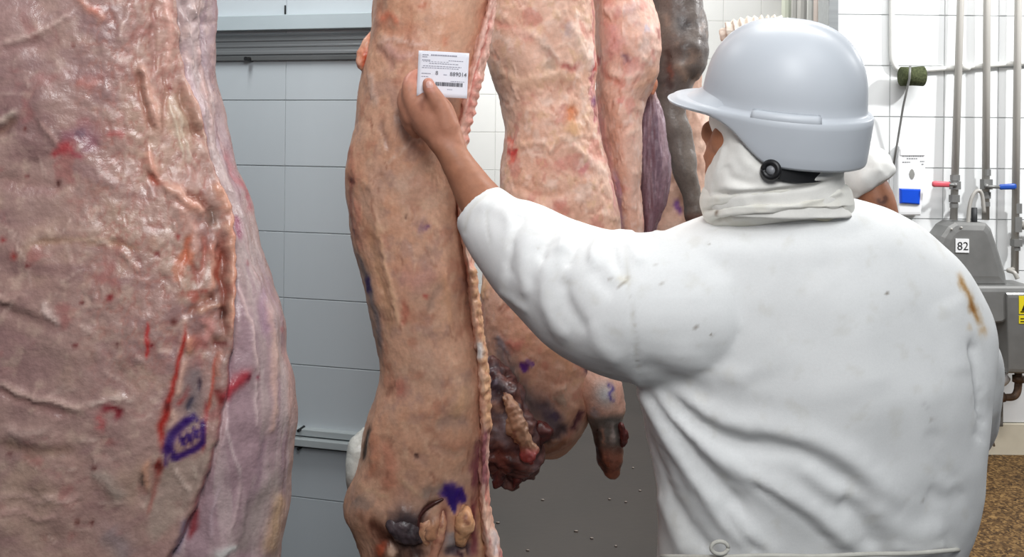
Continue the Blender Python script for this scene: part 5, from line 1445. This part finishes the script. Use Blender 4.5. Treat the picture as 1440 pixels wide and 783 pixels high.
# waist string with its loop
bm = bmesh.new()
S_ = [P(x, y, d) for x, y, d in spline([(930, 782, 1.44), (1010, 783, 1.375), (1080, 781, 1.352), (1150, 782, 1.345), (1220, 779, 1.35), (1280, 778, 1.362), (1335, 774, 1.40), (1352, 772, 1.46)], 6)]
add_tube(bm, [Vector(v) for v in S_], .0034, 8)
L_ = [P(1012 + 12 * math.cos(q), 770 + 9 * math.sin(q), 1.368) for q in np.linspace(0, 2 * math.pi, 17)]
add_tube(bm, [Vector(v) for v in L_], .003, 8)
me_ = bm_mesh(bm, True)
link('waist_string', me_, mat('cotton_string', (206, 204, 194), .9, var=.05, vscale=60), person)

# ---------------- hood and collar
def p_hood(s):
    s.relief(9, .004, 2); s.relief(30, .0016, 2, off=2)
    for (pts, wd, h) in [([(1015, 262), (1060, 266), (1110, 258), (1180, 246)], 6, .005), ([(1000, 272), (1050, 271), (1120, 264), (1180, 252)], 3.4, -.005), ([(1020, 230), (1030, 250), (1060, 262)], 7, -.003), ([(1040, 200), (1050, 225), (1075, 245)], 9, .003),
                         ([(1005, 250), (1012, 225), (1018, 205)], 4, .003)]:
        s.stroke(pts, wd, None, 0, h, wob=1.5)
    s.mottle((222, 220, 212), 20, .1, .6, .5)
me = loft([(60, 1050, 1130), (90, 1024, 1160), (130, 1004, 1176), (170, 998, 1182), (200, 1004, 1182), (220, 998, 1180), (245, 994, 1178), (270, 994, 1180), (288, 994, 1184), (300, 1000, 1190)], 1.475, .088, .070, 110, 110, ex=(.62, .8))
part('hood', me, (232, 230, 224), person, 42, p_hood, m_cloth)
def p_collar(s):
    s.relief(12, .003, 2); s.mottle((218, 214, 202), 20, .1, .6, .6)
    for (pts, wd, h, c) in [([(990, 280), (1040, 277), (1110, 268), (1182, 256)], 4.5, .004, None), ([(986, 297), (1030, 288), (1080, 284), (1130, 282), (1175, 270)], 2.8, -.007, (176, 172, 160)),
                            ([(990, 305), (1040, 298), (1100, 294)], 4, .004, None), ([(1000, 313), (1040, 303), (1085, 300)], 2.4, -.005, (180, 176, 164)), ([(1120, 290), (1160, 275), (1186, 270)], 5, .005, None),
                            ([(1130, 298), (1150, 305), (1175, 300), (1190, 290)], 2.4, -.004, (176, 170, 150)), ([(1136, 303), (1160, 309), (1170, 306)], 3, .003, (206, 196, 168))]:
        s.stroke(pts, wd, c, .6, h, wob=1.5)
    s.stroke([(1154, 296), (1162, 292), (1168, 298)], 2, (160, 156, 150), .7, 0, wob=1); s.stroke([(1010, 299)], 3, (110, 92, 76), .8, 0)
me = loft([(258, 1004, 1182), (264, 994, 1188), (274, 989, 1191), (288, 987, 1193), (300, 990, 1196), (312, 996, 1202), (326, 1010, 1205)], 1.485, [(258, .090), (284, .102), (298, .090), (312, .06), (326, .03)], .08, 70, 130, ex=(.7, .85))
part('collar', me, (230, 228, 220), person, 43, p_collar, m_cloth)

# ---------------- hard hat
HC = Vector(P(1099, 157, 1.46))
HYAW, HPIT, HROLL = math.radians(66), math.radians(7.5), math.radians(12)
HF = Vector((-math.sin(HYAW) * math.cos(HPIT), math.cos(HYAW) * math.cos(HPIT), math.sin(HPIT)))
HR0 = Vector((math.cos(HYAW), math.sin(HYAW), 0)).normalized()
HU0 = HR0.cross(HF).normalized()
HR = HR0 * math.cos(HROLL) + HU0 * math.sin(HROLL); HU = HR.cross(HF).normalized()
def hh(f, r, u): return HC + HF * f + HR * r + HU * u
nphi = 128
A_, B_ = .127, .104
verts = []; rings = []
phis = np.linspace(0, 2 * math.pi, nphi, endpoint=False)
def ubot(ph):
    return -.003 - .060 * float(sstep(np.array([-math.cos(ph)]), -.66, .12)[0]) - .004 * max(0.0, -math.cos(ph))
def ext(ph):
    c = math.cos(ph)
    return .046 * sstep(np.array([c]), .30, .95)[0]
def ring(fn):
    r_ = []
    for ph in phis:
        f, r, u = fn(ph)
        r_.append(len(verts)); verts.append(hh(f, r, u))
    rings.append(r_)
def outer(ph, k, u, e=1.0):
    return ((A_ * k + ext(ph) * e) * math.cos(ph) if True else 0, (B_ * k + ext(ph) * e * .35) * math.sin(ph), u + .004 * (ext(ph) / .046) * e)
ring(lambda ph: outer(ph, .97, ubot(ph) + .012, .6))
ring(lambda ph: outer(ph, 1.03, ubot(ph) + .002, .97))
ring(lambda ph: outer(ph, 1.055, ubot(ph), 1.0))
ring(lambda ph: outer(ph, 1.065, ubot(ph) + .004, 1.02))
for t_ in (.25, .5, .75, .92):
    ring(lambda ph: outer(ph, 1.068 + .014 * t_, ubot(ph) * (1 - t_) + .002 * t_ + .004 * (1 - t_), 1.02 * (1 - t_ * .15)))
ring(lambda ph: outer(ph, 1.078, .007, .80))
ring(lambda ph: outer(ph, 1.05, .010, .55))
ring(lambda ph: outer(ph, 1.012, .010, .18))
ring(lambda ph: outer(ph, .996, .016, 0))
HT = .142
for t_ in np.linspace(.06, .985, 22):
    a_ = t_ * math.pi / 2
    def fn(ph, a_=a_, t_=t_):
        k = math.cos(a_) ** .80
        # central raised ridge running front to back, and two side grooves
        y = B_ * k * math.sin(ph) * .985
        rd = .0055 * math.exp(-(y / .018) ** 4) * sstep(np.array([t_]), .05, .3)[0]
        return (A_ * k * math.cos(ph) * .99, y, .016 + (HT - .016) * math.sin(a_) ** .95 + rd)
    ring(fn)
faces = []
for a, b in zip(rings[:-1], rings[1:]):
    for k in range(nphi):
        faces.append((a[k], a[(k + 1) % nphi], b[(k + 1) % nphi], b[k]))
verts.append(hh(0, 0, HT + .0055)); top = len(verts) - 1
for k in range(nphi): faces.append((rings[-1][k], rings[-1][(k + 1) % nphi], top))
# inner shell
n_in = len(verts); prev = rings[0]
for t_ in (.1, .3, .55, .8):
    a_ = t_ * math.pi / 2; r_ = []
    for ph in phis:
        k = math.cos(a_) ** .8 * .95
        r_.append(len(verts)); verts.append(hh(A_ * k * math.cos(ph), B_ * k * math.sin(ph), .012 + (HT - .022) * math.sin(a_)))
    for k in range(nphi): faces.append((prev[(k + 1) % nphi], prev[k], r_[k], r_[(k + 1) % nphi]))
    prev = r_
verts.append(hh(0, 0, HT - .008)); ti = len(verts) - 1
for k in range(nphi): faces.append((prev[(k + 1) % nphi], prev[k], ti))
me = from_np(verts, faces)
bm = bmesh.new(); bm.from_mesh(me); bmesh.ops.recalc_face_normals(bm, faces=bm.faces); bm.to_mesh(me); bm.free()
me.polygons.foreach_set('use_smooth', [True] * len(me.polygons))
hat = link('hard_hat', me, mat('white_helmet_shell', (196, 201, 207), .4, spec=.4, var=.02, vscale=10, bump=.04, bscale=40), person)
tag(hat, 'white hard hat')
# side slot for accessories
bm = bmesh.new()
for q, wq in ((-.62, .22),):
    pts_ = []
# raised step in the brim above the slot (left side, towards the viewer)
def side_pt(ph, k, u): return hh(A_ * k * math.cos(ph), B_ * k * math.sin(ph), u)
top_ = []; 
rows_ = [(1.0, .012), (1.065, .016), (1.072, .004)]
ph_ = np.linspace(math.radians(238), math.radians(282), 16)
gr = [[bm.verts.new(side_pt(p_, k_, u_ + .008)) for p_ in ph_] for (k_, u_) in [(.985, .002), (1.0, .012), (1.05, .009), (1.076, .000), (1.05, -.006)]]
for a, b in zip(gr[:-1], gr[1:]):
    for k in range(len(ph_) - 1): bm.faces.new((a[k], a[k + 1], b[k + 1], b[k]))
bm.faces.new([g[0] for g in gr]); bm.faces.new([g[-1] for g in gr]); 
for k in range(len(ph_) - 1): bm.faces.new((gr[0][k], gr[-1][k], gr[-1][k + 1], gr[0][k + 1]))
link('slot_cover', bm_mesh(bm, True), MATS['white_helmet_shell'], hat)
# nape strap with its adjuster
m_blk = mat('black_strap_plastic', (22, 22, 24), .45, var=.1)
def bandpt(px, py, lift=0.0):
    u = min(.97, abs((px - 1087) / 93.0))
    c = u ** (1 / .62)
    return Vector(P(px, py, 1.475 - .088 * (1 - c * c) ** .4 - .009 - lift))
bm = bmesh.new()
up_e = spline([(1076, 230), (1096, 226), (1120, 230), (1150, 234), (1177, 234)], 6)
lo_e = spline([(1080, 249), (1096, 252), (1120, 257), (1150, 256), (1172, 250)], 6)
gr = []
for (e_, lf) in ((up_e, 0), (up_e, .005), (lo_e, .005), (lo_e, 0)):
    gr.append([bm.verts.new(bandpt(p_[0], p_[1], lf)) for p_ in e_])
for i in range(4):
    a, b = gr[i], gr[(i + 1) % 4]
    for k in range(len(up_e) - 1): bm.faces.new((a[k], a[k + 1], b[k + 1], b[k]))
bm.faces.new([g[0] for g in gr]); bm.faces.new([g[-1] for g in gr][::-1])
link('nape_strap', bm_mesh(bm), m_blk, hat)
KC = bandpt(1084, 239, .008); ax_ = (Vector(CAM) - KC).normalized() * .85 + Vector((-.3, 0, 0)); ax_.normalize()
_, u_, v_ = frame_axes(ax_)
bm = bmesh.new()
ring_ = [KC + (u_ * math.cos(q) + v_ * math.sin(q)) * .0112 for q in np.linspace(0, 2 * math.pi, 25)]
add_tube(bm, ring_, .0048, 10)
link('adjuster_ring', bm_mesh(bm, True), m_blk, hat)
bm = bmesh.new(); add_tube(bm, [KC - ax_ * .012, KC + ax_ * .001], [.0075, .0075], 16); link('adjuster_pin', bm_mesh(bm, True), mat('grey_pin', (150, 152, 156), .4), hat)
bm = bmesh.new(); add_tube(bm, [bandpt(1130, 236), bandpt(1130, 200, -.02)], .005, 8); link('band_hanger', bm_mesh(bm, True), m_blk, hat)

# ---------------- trousers and boots (below the picture)
bm = bmesh.new()
for sg in (-1, 1):
    add_tube(bm, [Vector((TX + sg * .085, TY, .95)), Vector((TX + sg * .10, TY, .7)), Vector((TX + sg * .10, TY, .45)), Vector((TX + sg * .10, TY + .02, .16))], [.12, .105, .085, .08], 20)
me = voxel(bm, .015, 3)
link('trousers', me, mat('white_trouser_cotton', (226, 226, 222), .9, var=.03), person)
for sg in (-1, 1):
    bm = bmesh.new()
    add_tube(bm, [Vector((TX + sg * .10, TY + .03, .26)), Vector((TX + sg * .10, TY + .03, .14)), Vector((TX + sg * .105, TY + .05, .06)), Vector((TX + sg * .112, TY + .14, .05)), Vector((TX + sg * .116, TY + .22, .042))], [.066, .062, .056, .050, .036], 18)
    add_box(bm, (TX + sg * .108, TY + .105, .012), (.1, .27, .024), .008)
    link('boot', voxel(bm, .01, 2), mat('white_rubber_boot', (220, 220, 216), .4, var=.03), person)

# ---------------- paper tag in the hand
q0 = Vector(P(622, 104, 1.662))
c_tl, c_tr, c_br, c_bl = [Vector(P(x, y, d)) for x, y, d in ((586.5, 71, 1.662), (659.5, 75, 1.668), (657, 138.5, 1.668), (588, 135, 1.660))]
ex_ = ((c_tr - c_tl) + (c_br - c_bl)) / 2; ey_ = ((c_tl - c_bl) + (c_tr - c_br)) / 2
Wd, Ht = ex_.length, ey_.length
exn = ex_.normalized(); eyn = (ey_ - exn * ey_.dot(exn)).normalized(); nn_ = exn.cross(eyn)
if nn_.y > 0: nn_ = -nn_
tagr = empty('carcass_tag', tuple(q0)); tag(tagr, 'white printed paper tag with barcode pinched between thumb and finger', 'tag')
O_ = (c_tl + c_tr + c_br + c_bl) / 4 - q0
bm = bmesh.new()
NX, NY = 14, 10
def card(u, v, lift): 
    bow = .0025 * math.sin(u * 3.1) + .0015 * (v - .5)
    return O_ + exn * (u - .5) * Wd + eyn * (v - .5) * Ht + nn_ * (lift + bow)
g0 = [[bm.verts.new(card(i / NX, j / NY, .0003)) for i in range(NX + 1)] for j in range(NY + 1)]
g1 = [[bm.verts.new(card(i / NX, j / NY, -.0003)) for i in range(NX + 1)] for j in range(NY + 1)]
for j in range(NY):
    for i in range(NX):
        bm.faces.new((g0[j][i], g0[j][i+1], g0[j+1][i+1], g0[j+1][i])); bm.faces.new((g1[j][i], g1[j+1][i], g1[j+1][i+1], g1[j][i+1]))
for i in range(NX):
    bm.faces.new((g0[0][i], g1[0][i], g1[0][i+1], g0[0][i+1])); bm.faces.new((g0[NY][i], g0[NY][i+1], g1[NY][i+1], g1[NY][i]))
for j in range(NY):
    bm.faces.new((g0[j][0], g0[j+1][0], g1[j+1][0], g1[j][0])); bm.faces.new((g0[j][NX], g1[j][NX], g1[j+1][NX], g0[j+1][NX]))
link('paper', bm_mesh(bm, True), mat('tag_paper', (238, 238, 246), .6, var=.01), tagr)
bm = bmesh.new()
def cq(u0, v0, u1, v1):
    bm.faces.new([bm.verts.new(card(u, v, .0009)) for u, v in ((u0, v0), (u1, v0), (u1, v1), (u0, v1))])
rs = np.random.RandomState(4)
def words(u0, u1, v, hgt, lo, hi, gap):
    u = u0
    while u < u1:
        l = rs.uniform(lo, hi); cq(u, v, min(u + l, u1), v + hgt); u += l + gap
words(.08, .20, .905, .018, .02, .04, .006); words(.25, .76, .90, .030, .012, .03, .006)
words(.08, .18, .86, .018, .02, .03, .006); words(.08, .24, .79, .02, .01, .03, .006); words(.6, .9, .80, .014, .02, .05, .01)
words(.22, .80, .725, .014, .02, .06, .012); words(.10, .86, .665, .014, .03, .06, .012); words(.08, .82, .625, .014, .02, .05, .014); words(.10, .6, .765, .01, .02, .05, .02)
words(.08, .26, .495, .02, .01, .03, .006); words(.51, .58, .485, .018, .01, .02, .005); words(.08, .22, .43, .014, .02, .04, .01); words(.66, .94, .35, .014, .02, .04, .01); words(.60, .70, .17, .012, .02, .03, .01)
link('fine_print', bm_mesh(bm), mat('faint_print', (150, 150, 164), .6), tagr)
bm = bmesh.new()
u = .36
while u < .89:
    l = rs.choice([.006, .010, .016]); cq(u, .245, u + l, .33); u += l + rs.choice([.004, .007])
text_bm(bm, '889014', card(.635, .475, .001), exn, eyn, Ht * .125)
text_bm(bm, '8', card(.35, .485, .001), exn, eyn, Ht * .125)
link('number_and_barcode', bm_mesh(bm), mat('tag_black_print', (52, 50, 60), .6), tagr)

# ================================================================== SECOND PERSON, behind the helmet
D2 = 2.45
bm = bmesh.new()
hx = 1072
add_ball(bm, P(hx, 88, D2), (.078, .095, .115), 4); add_ball(bm, P(hx, 120, D2 - .03), (.056, .06, .06), 3); add_ball(bm, P(hx, 100, D2 - .1), (.014, .018, .02), 3)
for sg in (-1, 1): add_ball(bm, P(hx + sg * 40, 96, D2), (.01, .02, .03), 3)
add_tube(bm, [Vector(P(hx, 120, D2)), Vector(P(hx, 190, D2 + .02))], [.055, .06], 16)
ctr2 = 1098
add_ball(bm, P(ctr2, 290, D2), (.125, .08, .15), 3); add_ball(bm, P(ctr2, 400, D2), (.125, .085, .2), 3); add_ball(bm, P(ctr2, 520, D2), (.125, .085, .16), 3)
X2 = float(P(ctr2, 300, D2)[0])
for sg in (-1, 1):
    add_tube(bm, [Vector((X2 + sg * .09, D2, .98)), Vector((X2 + sg * .1, D2, .5)), Vector((X2 + sg * .1, D2, .08))], [.085, .055, .042], 14)
    add_tube(bm, [Vector((X2 + sg * .1, D2, .06)), Vector((X2 + sg * .1, D2 - .14, .045))], [.04, .034], 10)
px_tube(bm, [(1140, 226, D2, 26), (1195, 238, D2 - .02, 28), (1226, 266, D2 - .05, 24), (1240, 300, D2 - .06, 22), (1240, 340, D2 - .02, 21), (1205, 370, D2 + .02, 17), (1180, 390, D2 + .03, 14), (1165, 400, D2 + .03, 18)], 20, 6)
px_tube(bm, [(1058, 245, D2, 26), (1032, 330, D2 - .04, 24), (1035, 400, D2 - .14, 20), (1040, 440, D2 - .22, 15), (1045, 450, D2 - .24, 18)], 20, 6)
for k in range(4):
    px_tube(bm, [(1160, 394 + k * 7, D2 + .03, 6), (1146, 398 + k * 7, D2, 5.5), (1142, 402 + k * 7, D2 - .03, 5)], 10, 4)
    px_tube(bm, [(1048, 440 + k * 7, D2 - .25, 6), (1064, 444 + k * 7, D2 - .27, 5.5), (1072, 449 + k * 6, D2 - .25, 5)], 10, 4)
px_tube(bm, [(1166, 392, D2 + .02, 6), (1158, 380, D2, 6), (1152, 374, D2 - .01, 5)], 10, 4)
px_tube(bm, [(1046, 440, D2 - .25, 6), (1056, 430, D2 - .27, 6), (1062, 424, D2 - .28, 5)], 10, 4)
me = voxel(bm, .007, 4)
def p_s2(s):
    s.mottle((150, 100, 76), 12, 0, .6, .5); s.relief(50, .0006)
    s.stroke([(1232, 280), (1240, 285), (1246, 280), (1242, 276)], 3.4, (84, 56, 50), .85, 0, wob=1); s.stroke([(1236, 292), (1246, 292)], 3, (84, 56, 50), .8, 0, wob=1)
other = part('person', me, (172, 118, 90), None, 50, p_s2, m_skin)
tag(other, 'person in short white sleeves mostly hidden behind the helmet, one tattooed arm showing', 'person')
bm = bmesh.new()
tm = loft([(170, 1050, 1104), (190, 1036, 1136), (215, 1026, 1166), (250, 1022, 1178), (350, 1018, 1172), (500, 1016, 1176), (700, 1008, 1190), (800, 1004, 1195)], D2, .13, .13, 50, 48)
bm.from_mesh(tm); bpy.data.meshes.remove(tm)
px_tube(bm, [(1146, 214, D2, 40), (1178, 220, D2 - .01, 42), (1206, 238, D2 - .03, 43), (1228, 264, D2 - .045, 40)], 28, 6, cut_end=True)
px_tube(bm, [(1052, 236, D2, 44), (1038, 284, D2 - .02, 42), (1032, 322, D2 - .03, 40)], 24, 6)
# flat cut of the sleeve hem
me = voxel(bm, .009, 4)
def p_tun(s):
    s.relief(10, .008, 2); s.relief(26, .004, 2, off=3)
    for p_ in ([(1190, 200), (1205, 225), (1215, 260)], [(1215, 200), (1225, 225), (1240, 245)]): s.stroke(p_, 5, None, 0, .006)
    s.stroke([(1202, 291), (1222, 276), (1244, 258), (1262, 246)], 3, (190, 188, 180), .8, -.002, wob=1)
part('tunic', me, (236, 236, 232), other, 51, p_tun, m_cloth)
def p_cap(s):
    s.relief(14, .006, 2)
    for k in range(26):
        a = k / 25
        x = 1014 + a * 116; y = 46 - 20 * math.sin(a * math.pi)
        s.stroke([(x, y - 6), (x + 3, y + 10)], 2.2, (196, 190, 180) if k % 2 else None, .6, -.006 if k % 2 else .006, wob=1, fade=False, back=True)
me = loft([(26, 1050, 1096), (30, 1030, 1112), (36, 1020, 1122), (46, 1015, 1128), (56, 1016, 1128), (70, 1019, 1125), (84, 1020, 1124)], D2, [(26, .04), (46, .105), (84, .105)], [(26, .04), (46, .11), (84, .11)], 70, 150, ex=(1, 1))
part('cap', me, (222, 216, 206), other, 52, p_cap, m_cloth)
bm = bmesh.new()
for sg in (-1, 1):
    add_tube(bm, [Vector((X2 + sg * .085, D2, 1.0)), Vector((X2 + sg * .10, D2, .5)), Vector((X2 + sg * .10, D2, .14))], [.11, .085, .075], 16)
link('trousers', voxel(bm, .018, 3), MATS['white_trouser_cotton'], other)
for sg in (-1, 1):
    bm = bmesh.new()
    add_tube(bm, [Vector((X2 + sg * .10, D2, .22)), Vector((X2 + sg * .10, D2, .12)), Vector((X2 + sg * .10, D2 - .06, .055)), Vector((X2 + sg * .10, D2 - .18, .045))], [.06, .058, .05, .036], 14)
    add_box(bm, (X2 + sg * .1, D2 - .06, .012), (.1, .28, .024), .008)
    link('boot', voxel(bm, .012, 2), MATS['white_rubber_boot'], other)
